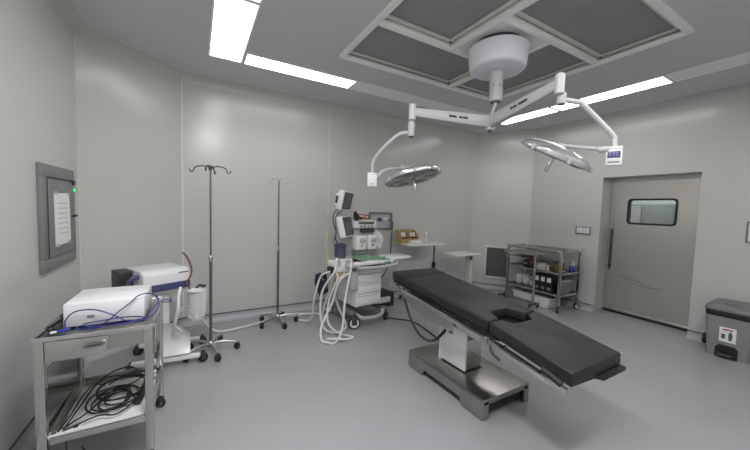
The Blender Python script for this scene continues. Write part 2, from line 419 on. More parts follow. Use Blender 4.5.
MB().lathe([(0,-.742),(.02,-.742),(.02,-.735),(0,-.735)],hb,n=16).build('hub_bolt','dgrey',sl)
def arm_set(e, tube_bot, bend, box_c, head_c, u, tilt, hemi, label_dir, with_display):
    """support arm from the hub to e, thin drop arm, control box and lamp head"""
    h0 = hb+Vector((0,0,-.66)); e = L(*e)
    d = (e-h0); dn = d.normalized(); side = dn.cross(Vector((0,0,1))).normalized()
    a = MB(); t = bmesh.new(); rings = []
    for f,hh,ww in ((0.0,.052,.034),(.06,.054,.036),(.55,.045,.034),(.93,.036,.03),(1.0,.032,.026)):
        c = h0+d*f
        rr = []
        for q in range(12):
            an = 2*math.pi*q/12
            sx = math.copysign(abs(math.cos(an))**.5, math.cos(an))*ww; sz = math.copysign(abs(math.sin(an))**.5, math.sin(an))*hh
            rr.append(t.verts.new(c+side*sx+Vector((0,0,sz))))
        rings.append(rr)
    for A,B in zip(rings,rings[1:]):
        for q in range(12): t.faces.new((A[q],A[(q+1)%12],B[(q+1)%12],B[q]))
    t.faces.new(rings[0][::-1]); t.faces.new(rings[-1]); a._add(t)
    arm = a.build('support_arm','lampwhite',sl)
    # dark lettering strip: two illegible little words
    mk = MB(); sd = side*label_dir
    X = Matrix((dn, Vector((0,0,1)), sd)).transposed().to_4x4()
    for f,ln in (((.44,.028),(.49,.036),(.575,.05),(.64,.04)) if label_dir > 0 else ((.36,.05),(.42,.03),(.50,.04),(.55,.03))):
        p = h0+d*(f)+sd*.0352+Vector((0,0,.0)); m2 = X.copy(); mk.box(p,(ln,.016,.003),m2)
    mk.build('lettering','inkdark',arm)
    k1 = MB(); k1.lathe([(0,.068),(.02,.068),(.03,.058),(.03,-.06),(.024,-.065),(0,-.065)],e,n=20); k1.build('knuckle','lampwhite',sl)
    tb = L(*tube_bot)
    dt = MB(); dt.lathe([(0,0),(.026,0),(.028,.004),(.028,(e-tb).length*.55),(.023,(e-tb).length*.56),(.023,(e-tb).length-.06),(0,(e-tb).length-.06)],tb,n=20); drop = dt.build('drop_tube','lampwhite',sl)
    MB().lathe([(0,-.006),(.02,-.006),(.02,0),(0,0)],tb,n=16).build('end_cap','dgrey',drop)
    bc = L(*box_c)
    pts = [tb+Vector((0,0,.03))]+[L(*p) for p in bend]+[bc+Vector((0,0,.05))]
    sp = MB(); sp.tube(spline(pts,8),.0165,12); sp.build('bent_arm','lampwhite',sl)
    return bc
def rounded(pts, r=.05, n=6):
    P = [Vector(p) for p in pts]; out = [P[0]]
    for i in range(1,len(P)-1):
        a = (P[i-1]-P[i]).normalized(); b = (P[i+1]-P[i]).normalized(); rr = min(r,(P[i-1]-P[i]).length*.45,(P[i+1]-P[i]).length*.45)
        p0 = P[i]+a*rr; p1 = P[i]+b*rr
        for q in range(n+1):
            t = q/n; out.append(p0*(1-t)**2+P[i]*2*t*(1-t)+p1*t*t)
    out.append(P[-1]); return out
def control_box(bc, face, disp):
    n = Vector((face[0],face[1],0)).normalized(); u = Vector((-n.y,n.x,0)); X = frameM(u,Vector((0,0,1)),n,bc)
    b = MB(X).box((0,-.01,0),(.088,.112,.04),bev=.008); b.box((0,.05,0),(.09,.02,.044),bev=.006)
    o = b.build('control_box','white',sl)
    if disp:
        s_ = MB(X).box((0,.006,.021),(.068,.042,.003),bev=.002).build('display','display',o)
        dg = MB(X)
        def glyph(x, segs_):
            for (dx,dy,w_,h_) in segs_: dg.box((x*.85+dx*.85,.006+dy*.85,.023),(w_,h_,.001))
        V = (.0,.0,.003,.026)
        glyph(-.024,[(-.005,0,.003,.026),(.005,0,.003,.026),(0,.012,.012,.003),(0,0,.012,.003)])
        glyph(-.004,[(0,0,.003,.03)]); glyph(.004,[(0,0,.003,.03)])
        glyph(.022,[(-.005,0,.003,.026),(0,.012,.012,.003),(0,-.012,.012,.003),(0,0,.010,.003)])
        dg.build('digits','displaytext',s_)
        MB(X).box((0,-.043,.021),(.064,.012,.002),bev=.001).build('button_strip','inkgrey',o)
    else:
        MB(X).box((0,-.042,.021),(.045,.006,.002)).build('lettering','inkgrey',o)
    return o
def lamp_head(hc, u, tilt, r=.275, toward=(-.5,-.86)):
    u = Vector(u).normalized(); h = Vector((*toward,0)).normalized()
    v = h*math.cos(R(tilt))+Vector((0,0,1))*math.sin(R(tilt)); v = (v-u*v.dot(u)).normalized()
    n = u.cross(v)
    if n.z < 0: n = -n; v = -v
    X = frameM(u, v, n, hc)
    # shell: scalloped shallow dome
    t = bmesh.new(); N = 72; rings = []
    prof = [(1.0,-.03),(1.015,-.015),(1.0,.004),(.9,.022),(.7,.038),(.45,.05),(.22,.058),(.1,.06)]
    for f,z in prof:
        rr = []
        for q in range(N):
            an = 2*math.pi*q/N; sc_ = 1+.035*math.cos(6*an)*min(1,f)
            rr.append(t.verts.new((r*f*sc_*math.cos(an), r*f*sc_*math.sin(an), z)))
        rings.append(rr)
    for A,B in zip(rings,rings[1:]):
        for q in range(N): t.faces.new((A[q],A[(q+1)%N],B[(q+1)%N],B[q]))
    t.faces.new(rings[-1]); t.faces.new(rings[0][::-1])
    b = MB(X); b._add(t); head = b.build('lamp_head','lampshell',sl)
    fc = MB(X); fc.lathe([(0,-.036),(r*.9,-.036),(r*.94,-.03),(r*.94,-.026),(0,-.026)],n=48); fc.build('face_plate','lampface',head)
    for q in range(6):
        an = 2*math.pi*q/6; c = (r*.63*math.cos(an), r*.63*math.sin(an), 0)
        MB(X).lathe([(0,-.044),(.05,-.042),(.068,-.036),(.07,-.03),(0,-.03)],c,n=24).build('lens','lens',head)
    MB(X).lathe([(0,-.044),(.03,-.042),(.04,-.036),(0,-.036)],n=24).build('center_lens','lens',head)
    for q in range(6):
        an = 2*math.pi*(q+.5)/6; MB(X).lathe([(0,-.02),(.012,-.018),(.014,0),(.012,.018),(0,.02)],(r*1.0*math.cos(an),r*1.0*math.sin(an),-.018),n=12).build('grip_knob','lgrey',head)
    MB(X).lathe([(0,-.15),(.012,-.148),(.014,-.14),(.011,-.08),(.014,-.045),(0,-.045)],n=16).build('handle','chrome',head)
    MB(X).lathe([(.04,.05),(.04,.058),(.034,.07),(0,.072)],n=24).build('pivot_cap','lampwhite',head)
    return X
# left head, over the anaesthesia side
bc = arm_set((1.55,2.13,2.25),(1.56,2.15,2.06),[(1.49,2.25,2.075),(1.40,2.47,1.90)],(1.40,2.51,1.715),None,None,0,0,-1,False)
control_box(bc,(-.35,-.95),False)
hc1 = L(1.87,2.53,1.785)
X = lamp_head(hc1,(.86,-.5,.24),10)
top = X @ Vector((-.06,.0,.08))
aa = MB(); aa.tube(rounded([bc+Vector((.045,-.01,.02)), bc+Vector((.11,-.0,.09)), bc+Vector((.28,.02,.13)), top],.06),.0155,12); aa.tube([top-Vector((.05,0,-.01)),top+Vector((.06,-.02,-.0))],.03,14); aa.build('yoke_arm','lampwhite',sl)
# right head, seen edge-on
bc = arm_set((2.035,1.205,2.285),(2.065,1.205,2.165),[(2.17,1.17,2.19),(2.22,1.15,2.175),(2.385,1.045,1.99),(2.40,1.032,1.94)],(2.397,1.026,1.845),None,None,0,0,1,True)
control_box(bc,(-.93,-.37),True)
hc2 = L(2.315,1.36,1.9)
X = lamp_head(hc2,(.45,-.27,-.2),-9,r=.252,toward=(-.86,-.5))
top = X @ Vector((0,0,.058))
aa = MB(); aa.tube([bc+Vector((-.03,.05,.045)),top],.0135,12); aa.tube([bc+Vector((-.02,.025,.045)),bc+Vector((-.045,.075,.045))],.02,12); aa.build('yoke_arm','lampwhite',sl)

# ------------------------------------------------------------------ casters
def caster(par, x, y, r=.03, w=.022, rz=0., name='caster', m='rubber', hub='lgrey', drop=True, hf=.55):
    T = TR(x,y,r,rz)
    ax = Matrix.Rotation(R(90),4,'X')
    o = MB(T).lathe([(0,-w/2),(r*.9,-w/2),(r,-w/2+.004),(r,w/2-.004),(r*.9,w/2),(0,w/2)],(0,0,0),ax,n=22).build(name,m,par)
    b = MB(T); b.lathe([(0,-w/2-.002),(r*hf,-w/2-.002),(r*hf,w/2+.002),(0,w/2+.002)],(0,0,0),ax,n=16); b.build('wheel_hub',hub,o)
    if drop:
        f = MB(T); f.box((0,w/2+.006,r*.45),(r*.9,.004,r*1.5),bev=.002); f.box((0,-w/2-.006,r*.45),(r*.9,.004,r*1.5),bev=.002); f.box((0,0,r*1.15),(r*1.1,w+.016,.008),bev=.003); f.cyl((0,0,r*1.15),(0,0,r*1.75),.008,10)
        f.build('fork','chrome' if hub == 'whitep' else 'darksteel',o)
    return o

# ------------------------------------------------------------------ operating table
ot = thing('operating_table', 'operating table with black padded top on a stainless steel pedestal', 'operating table', (1.95,1.85,0))
O = Vector((1.95,1.85,0))
def o2(x,y,z): return (x-O.x,y-O.y,z)
x0,x1,y0,y1 = 1.71-O.x,2.22-O.x,1.40-O.y,2.27-O.y
bs = MB()
bs.box(((x0+x1)/2,(y0+y1)/2,.14),(x1-x0,y1-y0,.02),bev=.005)
tk = .018
for xx in (x0+tk/2,x1-tk/2):     # skirts, cut away between the feet
    bs.prism([(y0+.002,.0),(y0+.20,.0),(y0+.225,.055),(y1-.225,.055),(y1-.2,.0),(y1-.002,.0),(y1-.002,.135),(y0+.002,.135)],-tk/2,tk/2,
             Matrix.Translation((xx,0,.006))@Matrix(((0,0,1,0),(1,0,0,0),(0,1,0,0),(0,0,0,1))))
for yy,s_ in ((y0+.01,1),(y1-.01,-1)):
    bs.box(((x0+x1)/2,yy,.125),(x1-x0-.03,.018,.03)); bs.box((x0+.03,yy,.07),(.055,.018,.12)); bs.box((x1-.03,yy,.07),(.055,.018,.12))
bs.build('base','steelh',ot)
MB().box(((x0+x1)/2,(y0+y1)/2,.075),(x1-x0-.05,y1-y0-.05,.085),bev=.004).build('base_underside','black',ot)
for sx in (x0+.06,x1-.06):
    for sy in (y0+.08,y1-.08): MB().lathe([(0,0),(.03,0),(.034,.006),(.03,.03),(0,.03)],(sx,sy,0),n=18).build('foot','rubber',ot)
# pillar: stainless steel lower column with a white plastic cover on the side
px0,px1,py0,py1 = 1.885-O.x,2.06-O.x,1.735-O.y,1.985-O.y
MB().box(((px0+px1)/2,(py0+py1)/2,.29),(px1-px0,py1-py0,.28),bev=.006).build('column','steel',ot)
MB().box(((px0+px1)/2,(py0+py1)/2,.151),(px1-px0+.016,py1-py0+.016,.014),bev=.003).build('column_gasket','black',ot)
uc = MB().box(((px0+px1)/2+.005,(py0+py1)/2,.455),(px1-px0+.02,py1-py0+.02,.09),bev=.008); uc.box(((px0+px1)/2,(py0+py1)/2,.56),(px1-px0-.05,py1-py0-.05,.2),bev=.005)
uco = uc.build('column_shroud','mgrey',ot)
cv = MB().box((px0-.012,(py0+py1)/2+.005,.395),(.022,py1-py0+.03,.47),bev=.008)
cvo = cv.build('column_cover','cvwhite',ot)
MB().box((px0-.034,py1+.014,.42),(.03,.014,.54),bev=.004).build('cover_edge','cvwhite',cvo)
lt = MB()
for i,wd in enumerate((.016,.02,.012,.018)): lt.box((px0-.0235,py1-.05-i*.026,.575),(.002,wd,.014))
lt.box((px0-.0235,py1-.09,.548),(.002,.12,.004))
lt.build('lettering','inkgrey',cvo)
MB().box((px0-.0235,py1-.09,.43),(.002,.05,.03),bev=.0).build('sticker','inkgrey',cvo)
kn = MB().box(((px0+px1)/2+.005,py0-.014,.44),(.085,.012,.05),bev=.004); kn.box(((px0+px1)/2+.04,py0-.02,.475),(.05,.02,.012),bev=.004)
kn.build('control_panel','lgrey',ot)
# top frame, following the tilt of the padding
def ztop(y):   # padding top height at world Y
    return .72+(y-1.36)*.094 if y >= 1.36 else .72+(y-1.36)*.172
def zf(y): return ztop(y)-.085
def slab(name, m, poly, dz0, dz1, par, bev=0., seg=2):
    """prism in plan, bottom/top follow the slope of one segment"""
    b = MB(); t = bmesh.new()
    a = [t.verts.new(o2(x,y,ztop(y)+dz0)) for x,y in poly]; c = [t.verts.new(o2(x,y,ztop(y)+dz1)) for x,y in poly]
    n = len(poly); t.faces.new(a[::-1]); t.faces.new(c)
    for i in range(n): t.faces.new((a[i],a[(i+1)%n],c[(i+1)%n],c[i]))
    bmesh.ops.recalc_face_normals(t, faces=t.faces[:])
    if bev: bmesh.ops.bevel(t, geom=t.edges[:], offset=bev, segments=seg, profile=.5, affect='EDGES')
    b._add(t); return b.build(name,m,par,smooth=50)
mx0,mx1 = 1.685,2.215
slab('head_pad','vinyl',[(mx0,2.36),(mx1,2.375),(mx1,2.555),(mx0,2.555)],-.075,.004,ot,.011,3)
slab('back_pad','vinyl',[(mx0,1.385),(1.80,1.385),(1.85,1.50),(2.05,1.50),(2.10,1.385),(mx1,1.385),(mx1,2.37),(mx0,2.352)],-.075,0,ot,.011,3)
slab('leg_pad','vinyl',[(mx0,.83),(mx1,.83),(mx1,1.37),(2.10,1.37),(2.04,1.30),(1.86,1.30),(1.80,1.37),(mx0,1.37)],-.075,0,ot,.011,3)
slab('table_board','black',[(mx0+.02,1.30),(mx1-.02,1.30),(mx1-.01,2.54),(mx0+.01,2.54)],-.10,-.076,ot)
slab('leg_board','black',[(mx0+.03,.85),(1.93,.84),(1.97,.807),(mx1+.012,.807),(mx1+.012,1.0),(mx1-.02,1.365),(mx0+.03,1.365)],-.095,-.076,ot)
def rail(xr, ya, yb, dz, w=.012, h=.03):
    b = MB(); b.bar(o2(xr,ya,ztop(ya)+dz), o2(xr,yb,ztop(yb)+dz), w, h, .002); return b
for xr in (1.645,2.255):
    s_ = 1 if xr < 2 else -1
    b = rail(xr,.95,1.33,-.105); b.build('side_rail','chrome',ot)
    b = rail(xr,1.39,2.33,-.105); b.build('side_rail','chrome',ot)
    b = rail(xr,2.37,2.53,-.105); b.build('side_rail','chrome',ot)
    for y in (1.0,1.25,1.5,1.85,2.2,2.45):
        MB().cyl(o2(xr,y,ztop(y)-.105),o2(xr+.06*s_,y,ztop(y)-.105),.009,10).build('rail_spacer','chrome',ot)
    # frame beam under the padding
    b = MB(); b.bar(o2(xr+.05*s_,1.38,ztop(1.38)-.14),o2(xr+.05*s_,2.30,ztop(2.3)-.14),.02,.07,.004); b.build('frame_beam','steel',ot)
    b = MB(); b.bar(o2(xr+.05*s_,.86,ztop(.86)-.125),o2(xr+.05*s_,1.33,ztop(1.33)-.125),.018,.04,.004); b.build('leg_beam','steel',ot)
b = MB(); b.prism([(1.68,-.20),(2.02,-.25),(2.28,-.18),(2.40,-.13),(2.40,-.11),(1.68,-.11)],-.004,.004,
   Matrix.Translation((1.665-O.x,-O.y,ztop(1.85)+0))@Matrix(((0,0,1,0),(1,0,0,0),(0.094,1,0,-.094*1.85),(0,0,0,1)))); b.build('side_plate','steel',ot)
cr = MB()
for y in (1.42,1.70,2.05,2.28): cr.bar(o2(1.70,y,ztop(y)-.14),o2(2.20,y,ztop(y)-.14),.04,.05,.004)
cr.build('cross_members','darksteel',ot)
kb = MB(); kb.cyl(o2(1.71,.93,ztop(.93)-.088),o2(1.63,.915,.595),.011,10)
kb.tube(spline([o2(1.62,.955,.608),o2(1.62,.90,.594),o2(1.62,.85,.578)],4),.017,12); kb.build('release_lever','rubber',ot)
kb = MB(); kb.tube(spline([o2(1.65,1.33,ztop(1.33)-.11),o2(1.63,1.29,ztop(1.29)-.15),o2(1.63,1.23,ztop(1.2)-.16)],4),.008,10); kb.build('joint_lever','black',ot)
jk = MB(); jk.lathe([(0,-.02),(.026,-.018),(.026,.018),(0,.02)],o2(1.64,1.36,ztop(1.36)-.11),Matrix.Rotation(R(90),4,'Y'),n=18); jk.build('joint_knob','alu',ot)

def cable(name, pts, r, m, label, cat='cable', group=None, n=8, sides=8, corr=0.):
    o = MB().tube(spline(pts,n), r, sides, corr=corr).build(name, m)
    return tag(o, label, cat, group)
cable('power_cable',[(1.72,2.36,.74),(1.68,2.34,.68),(1.68,2.27,.53),(1.685,2.17,.41),(1.69,2.06,.355),(1.73,1.99,.34),(1.80,1.97,.37),(1.875,1.96,.43)],.011,'blackcable','thick black cable drooping from the operating table head to its column')
cable('power_cable',[(2.16,3.42,.012),(2.31,3.29,.010),(2.42,3.14,.010),(2.40,2.85,.010),(2.34,2.55,.010),(2.27,2.36,.012),(2.20,2.285,.03),(2.16,2.275,.1),(2.12,2.24,.158),(2.05,2.1,.158),(1.99,2.0,.16)],.007,'blackcable','thin black cable lying on the floor between anaesthesia machine and operating table')

# ------------------------------------------------------------------ IV stands
def iv_stand(loc, label, h, n_hook, hook_m, rz, lr, pole_m):
    t = thing('iv_stand', label, 'IV stand', (*loc,0), rz, 'wheeled IV stands')
    MB().cyl((0,0,.09),(0,0,.93),.0135,14).build('lower_pole',pole_m,t)
    MB().cyl((0,0,.92),(0,0,h-.02),.0085,12).build('upper_pole',pole_m,t)
    MB().lathe([(0,.90),(.018,.90),(.02,.915),(.02,.945),(.014,.955),(0,.955)],n=18).build('height_collar','alu',t)
    MB().lathe([(0,.055),(.03,.055),(.034,.07),(.03,.1),(.018,.115),(0,.115)],n=20).build('base_hub','alu',t)
    for i in range(5):
        a = 2*math.pi*i/5; dx,dy = math.cos(a),math.sin(a)
        b = MB(); b.tube(spline([(dx*.02,dy*.02,.085),(dx*.1,dy*.1,.095),(dx*lr*.8,dy*lr*.8,.082),(dx*lr,dy*lr,.07)],5),.014,10,rf=lambda f:.016-.005*f); leg = b.build('leg','alu',t)
        caster(t,dx*lr,dy*lr,.029,.03,a+.6,hub='dgrey')
    MB().lathe([(0,h-.035),(.016,h-.035),(.018,h-.01),(.012,h+.008),(0,h+.01)],n=16).build('hook_hub',hook_m,t)
    for i in range(n_hook):
        a = 2*math.pi*i/n_hook-R(30)-rz+(.25 if n_hook == 4 else 0); dx,dy = math.cos(a),math.sin(a); q = .155 if n_hook == 4 else .095
        MB().tube(spline([(0,0,h-.008),(dx*q*.5,dy*q*.5,h+.002),(dx*q*.85,dy*q*.85,h-.015),(dx*q*.95,dy*q*.95,h-.05),(dx*q*1.08,dy*q*1.08,h-.055),(dx*q*1.15,dy*q*1.15,h-.03)],5),.0055,8).build('hook',hook_m if n_hook==4 else 'alu',t)
    return t
iv_stand((.12,3.35),'taller-looking nearer IV stand with four dark hooks and black casters',1.80,4,'dgrey',R(-6),.235,'polesteel')
iv_stand((.868,3.85),'smaller-looking farther IV stand with pale hooks against the back wall',1.78,2,'alu',R(-10),.225,'polesteel')

# ------------------------------------------------------------------ steel trolley (foreground left)
tr = thing('instrument_trolley', 'stainless steel trolley with drawer in the left foreground', 'trolley', (-.43,2.31,0))
TX0,TX1,TY0,TY1 = -.235,.225,-.30,.29
ps = .038
for sx in (TX0+ps/2,TX1-ps/2):
    for sy in (TY0+ps/2,TY1-ps/2):
        MB().box((sx,sy,.44),(ps,ps,.70),bev=.004).build('post','steel',tr)
        caster(tr,sx,sy,.032,.024,random.uniform(-.5,.5))
# top tray with raised rim
tp = MB().box((0,(TY0+TY1)/2,.782),(TX1-TX0-.01,TY1-TY0-.01,.008)); tp.build('top_tray','steelh',tr)
rm = MB()
for a_,b_ in (((TX0,TY0),(TX1,TY0)),((TX1,TY0),(TX1,TY1)),((TX1,TY1),(TX0,TY1)),((TX0,TY1),(TX0,TY0))): rm.bar((*a_,.785),(*b_,.785),.016,.022,.004)
rm.build('tray_rim','chrome',tr)
MB().box((0,TY0+.014,.735),(TX1-TX0-2*ps-.002,.012,.085),bev=.002).build('apron','steelh',tr)
FX = Matrix.Translation((0,TY0+.004,0))@Matrix.Rotation(R(90),4,'X')
dw = MB().prism([(TX0+ps+.003,.672),(-.01,.672),(.03,.70),(.045,.765),(TX0+ps+.003,.772)],-.006,.006,FX,.002); dw.box((-.07,TY0+.2,.71),(.24,.36,.06)); dwo = dw.build('drawer','steel',tr)
hh = MB(); hh.prism([(-.06,.715),(-.05,.743),(.03,.743),(.022,.715)],.006,.010,FX,.002); hho = hh.build('drawer_pull','mirror',dwo)
MB().box((-.015,TY0-.007,.727),(.06,.003,.008),bev=.001).build('pull_slot','darksteel',hho)
sh = MB().box((0,(TY0+TY1)/2,.262),(TX1-TX0-.03,TY1-TY0-.03,.006)); sh.build('lower_shelf','steelh',tr)
rs = MB()
rs.box((0,TY0+.014,.272),(TX1-TX0-2*ps,.012,.034),bev=.003); rs.box((0,TY1-.014,.285),(TX1-TX0-2*ps,.012,.055),bev=.003)
rs.box((TX1-.014,0,.285),(.012,TY1-TY0-2*ps,.055),bev=.003); rs.box((TX0+.014,0,.285),(.012,TY1-TY0-2*ps,.055),bev=.003); rs.build('shelf_rim','steel',tr)
MB().box((TX0+.022,0,.46),(.006,TY1-TY0-2*ps,.30)).build('side_panel','mirror',tr)
# white equipment box on top
wb = thing('equipment_box', 'white rectangular equipment box on the foreground trolley', 'equipment box', (-.42,2.29,.787))
bx = MB().box((0,0,.068),(.335,.335,.12),bev=.006); bx.build('casing','whitep',wb)
MB().box((-.06,-.169,.055),(.03,.003,.016),bev=.001).build('badge','inkgrey',wb)
for sx in (-.14,.14):
    for sy in (-.14,.14): MB().lathe([(0,0),(.012,0),(.013,.009),(0,.009)],(sx,sy,0),n=12).build('rubber_foot','rubber',wb)
vt = MB()
for i in range(16): vt.box((-.02+.012*(i%8)+.05, .05+.02*(i//8)+random.uniform(-.004,.004), .1285),(.003,.003,.001))
vt.build('vent_specks','inkgrey',wb)
# blue cables on the trolley top
def coil(c, r, n, z, jr=.25, turns=1.0, seed=0, asp=.6):
    rnd = random.Random(seed); out = []; steps = int(turns*9); ox = oy = 0.; rr = r
    for i in range(steps+1):
        a = 2*math.pi*i/9
        if i % 9 == 0: ox, oy, rr = rnd.uniform(-1,1)*r*jr*2.2, rnd.uniform(-1,1)*r*jr*1.6, r*(1+rnd.uniform(-jr,jr)*1.6)
        out.append((c[0]+ox+rr*math.cos(a), c[1]+oy+rr*math.sin(a)*asp, z+.012*(i//9)+rnd.uniform(0,.012)))
    return out
cable('blue_cable',[(-.63,2.04,.80),(-.57,2.06,.805),(-.565,2.075,.85),(-.53,2.085,.885),(-.46,2.085,.885),(-.39,2.075,.855),(-.33,2.07,.815),(-.28,2.06,.81),(-.3,2.04,.81),(-.4,2.045,.805),(-.52,2.05,.805)],.0033,'bluecable','blue cable arching in front of the white equipment box',group='blue cables on the trolley')
cable('blue_cable',[(-.50,2.06,.812),(-.42,2.07,.812),(-.36,2.09,.86),(-.31,2.10,.90),(-.28,2.11,.93),(-.235,2.13,.935),(-.20,2.17,.90),(-.19,2.16,.85),(-.215,2.08,.82),(-.3,2.055,.808)],.0033,'bluecable','blue cable looping over the right corner of the white box',group='blue cables on the trolley')
cable('blue_cable',coil((-.39,2.05),.12,1,.803,.12,1.7,3,.35),.0033,'bluecable','flat coil of blue cable at the trolley front edge',group='blue cables on the trolley')
cable('blue_cable',[(-.24,2.06,.81),(-.22,2.1,.845),(-.19,2.2,.86),(-.15,2.26,.855),(-.14,2.3,.83),(-.17,2.33,.82),(-.18,2.25,.845)],.0033,'bluecable','blue cable hanging off the right end of the trolley top',group='blue cables on the trolley')
plug = thing('cable_plug','white and blue plug on cable at left of trolley top','plug',(-.565,2.045,.80),R(20))
MB().box((0,0,.008),(.05,.016,.014),bev=.004).build('plug_body','bluepl',plug); MB().box((-.035,0,.008),(.024,.012,.01),bev=.003).build('plug_tip','white',plug)
cable('black_cable',[(-.60,2.05,.80),(-.645,2.12,.805),(-.62,2.22,.81),(-.645,2.32,.81),(-.61,2.42,.805)],.006,'blackcable','black cable along the left rim of the trolley top',group='black cables on the trolley')
cable('black_cable',[(-.55,2.06,.80),(-.615,2.10,.80),(-.635,2.2,.803),(-.61,2.3,.803)],.005,'blackcable','second black cable beside white box on trolley top',group='black cables on the trolley')
# lower shelf contents
pp = thing('paper_tray','shallow white tray of papers on trolley lower shelf','tray',(-.42,2.30,.267))
MB().box((.0,-.01,.006),(.38,.47,.01),R(2),bev=.003).build('tray_base','white',pp)
MB().box((.05,-.07,.014),(.2,.24,.004),R(-14)).build('paper_sheet','paper',pp); MB().box((.1,.04,.019),(.13,.2,.004),R(24)).build('paper_sheet','offwhite',pp)
ex = thing('extension_socket','white extension socket block at left of trolley lower shelf','power strip',(-.575,2.055,.267),R(8))
MB().box((0,0,.014),(.13,.04,.028),bev=.005).build('socket_body','white',ex)
for i in range(3): MB().box((-.04+.04*i,0,.0285),(.018,.018,.002),bev=.0).build('socket_hole','dgrey',ex)
for i,(cx_,cy_2,rr,sd,lab) in enumerate(((-.40,2.27,.105,1,'large coil of black cable in the middle of trolley lower shelf'),(-.42,2.22,.075,2,'small coil of black cable inside the larger coil'),(-.38,2.33,.12,5,'loose coil of black cable at the back of trolley lower shelf'))):
    pts = coil((cx_,cy_2),rr,1,.285+.016*i,.16,2.5,sd,1.15)
    cable('black_cable',pts,.0042,'blackcable',lab,group='black cables on the trolley',n=5)
for pts,lab in (([(-.58,2.06,.30),(-.54,2.15,.35),(-.5,2.25,.40),(-.44,2.35,.42),(-.36,2.42,.40),(-.30,2.40,.34)],'black cable arching high over the trolley lower shelf'),
                ([(-.60,2.05,.295),(-.57,2.13,.33),(-.55,2.25,.36),(-.53,2.38,.35),(-.5,2.45,.30)],'black cable along the left side of the trolley lower shelf'),
                ([(-.57,2.05,.298),(-.46,2.1,.305),(-.38,2.08,.302),(-.32,2.14,.31),(-.27,2.24,.34),(-.25,2.34,.38)],'black cable crossing the front of the trolley lower shelf'),
                ([(-.60,2.07,.29),(-.52,2.13,.31),(-.47,2.2,.325),(-.40,2.3,.33),(-.30,2.33,.36),(-.26,2.4,.40)],'black cable running diagonally over the papers'),
                ([(-.56,2.03,.27),(-.555,2.0,.22),(-.53,1.995,.15),(-.50,2.0,.14),(-.48,1.995,.17),(-.5,2.0,.22)],'black cable dangling below the trolley lower shelf')):
    cable('black_cable',pts,.0042,'blackcable',lab,group='black cables on the trolley')
hs = thing('handset','black handheld controller resting upright at right of lower shelf','handset',(-.275,2.22,.28),R(70))
MB().box((0,0,.055),(.17,.035,.03),Matrix.Rotation(R(-28),4,'Y'),bev=.008).build('handset_body','black',hs); MB().box((-.01,-.018,.06),(.05,.004,.014),Matrix.Rotation(R(-28),4,'Y')).build('handset_keys','dgrey',hs)

# ------------------------------------------------------------------ electrosurgical unit on white stand
es = thing('electrosurgical_stand','white wheeled stand behind the trolley carrying a blue-banded unit','equipment stand',(-.22,3.38,0))
for yy in (-.20,.20):
    b = MB(); b.bar((-.26,yy,.085),(.25,yy,.07),.05,.035,.008); b.build('leg','whitep',es)
    caster(es,.27,yy,.04,.034,.4,hub='dgrey'); caster(es,-.26,yy,.04,.034,-.3,hub='dgrey')
MB().box((-.05,0,.09),(.06,.42,.03),bev=.008).build('cross_bar','whitep',es)
MB().box((-.05,-.02,.38),(.11,.09,.57),bev=.012).build('column','whitep',es)
MB().box((-.07,0,.665),(.30,.30,.02),R(27),bev=.006).build('shelf','whitep',es)
cvp = MB(); cvp.grid(lambda u,v: Vector((-.03+.20*u, -.24+.0*v, .42-.30*v+ .10*(u-.5)**2*0)) + Vector((0,.05*math.sin(v*3.1),-.12*u*u*(1-v))),8,8)
cvp.build('splash_guard','whitep',es)
MB().box((.07,-.20,.60),(.05,.05,.05),bev=.006).build('clip','lgrey',es)
esu = thing('electrosurgical_unit','white medical unit with a broad blue band, on a wheeled stand','medical device',(-.30,3.39,.676),R(27))
LX,LY,LZ = .37,.38,.185
# local +x along the front face to the right, -y toward viewer
b = MB(); b.prism([(-LY/2,.03),(-LY/2,.0),(LY/2,.0),(LY/2,LZ),(-LY/2+.06,LZ),(-LY/2,LZ-.03)],-LX/2,LX/2,Matrix(((0,0,1,0),(1,0,0,0),(0,1,0,0),(0,0,0,1))),.006); b.build('casing','whitep',esu)
MB().box((0,-LY/2-.002,.038),(LX-.004,.012,.062),bev=.004).build('front_band','navy',esu)
MB().box((.13,-LY/2+.004,.15),(.09,.012,.008)).build('lettering','inkdark',esu)
bk = MB().box((-LX/2-.05,.10,.10),(.10,.17,.16),bev=.008); bk.build('rear_housing','dgrey',esu)
fin = MB()
for i in range(5): fin.box((-LX/2-.02-.018*i,.012,.10),(.007,.012,.14),bev=.002)
fin.build('cooling_fins','black',esu)
MB().tube(spline([(-LX/2-.0,-.10,.14),(-LX/2-.05,-.10,.13),(-LX/2-.07,-.09,.08),(-LX/2-.01,-.09,.03)],6),.018,10).build('carry_handle','navy',esu)
MB().box((.0,-LY/2+.1,-.0005+.0),(.02,.02,.001)).build('foot_pad','rubber',esu)
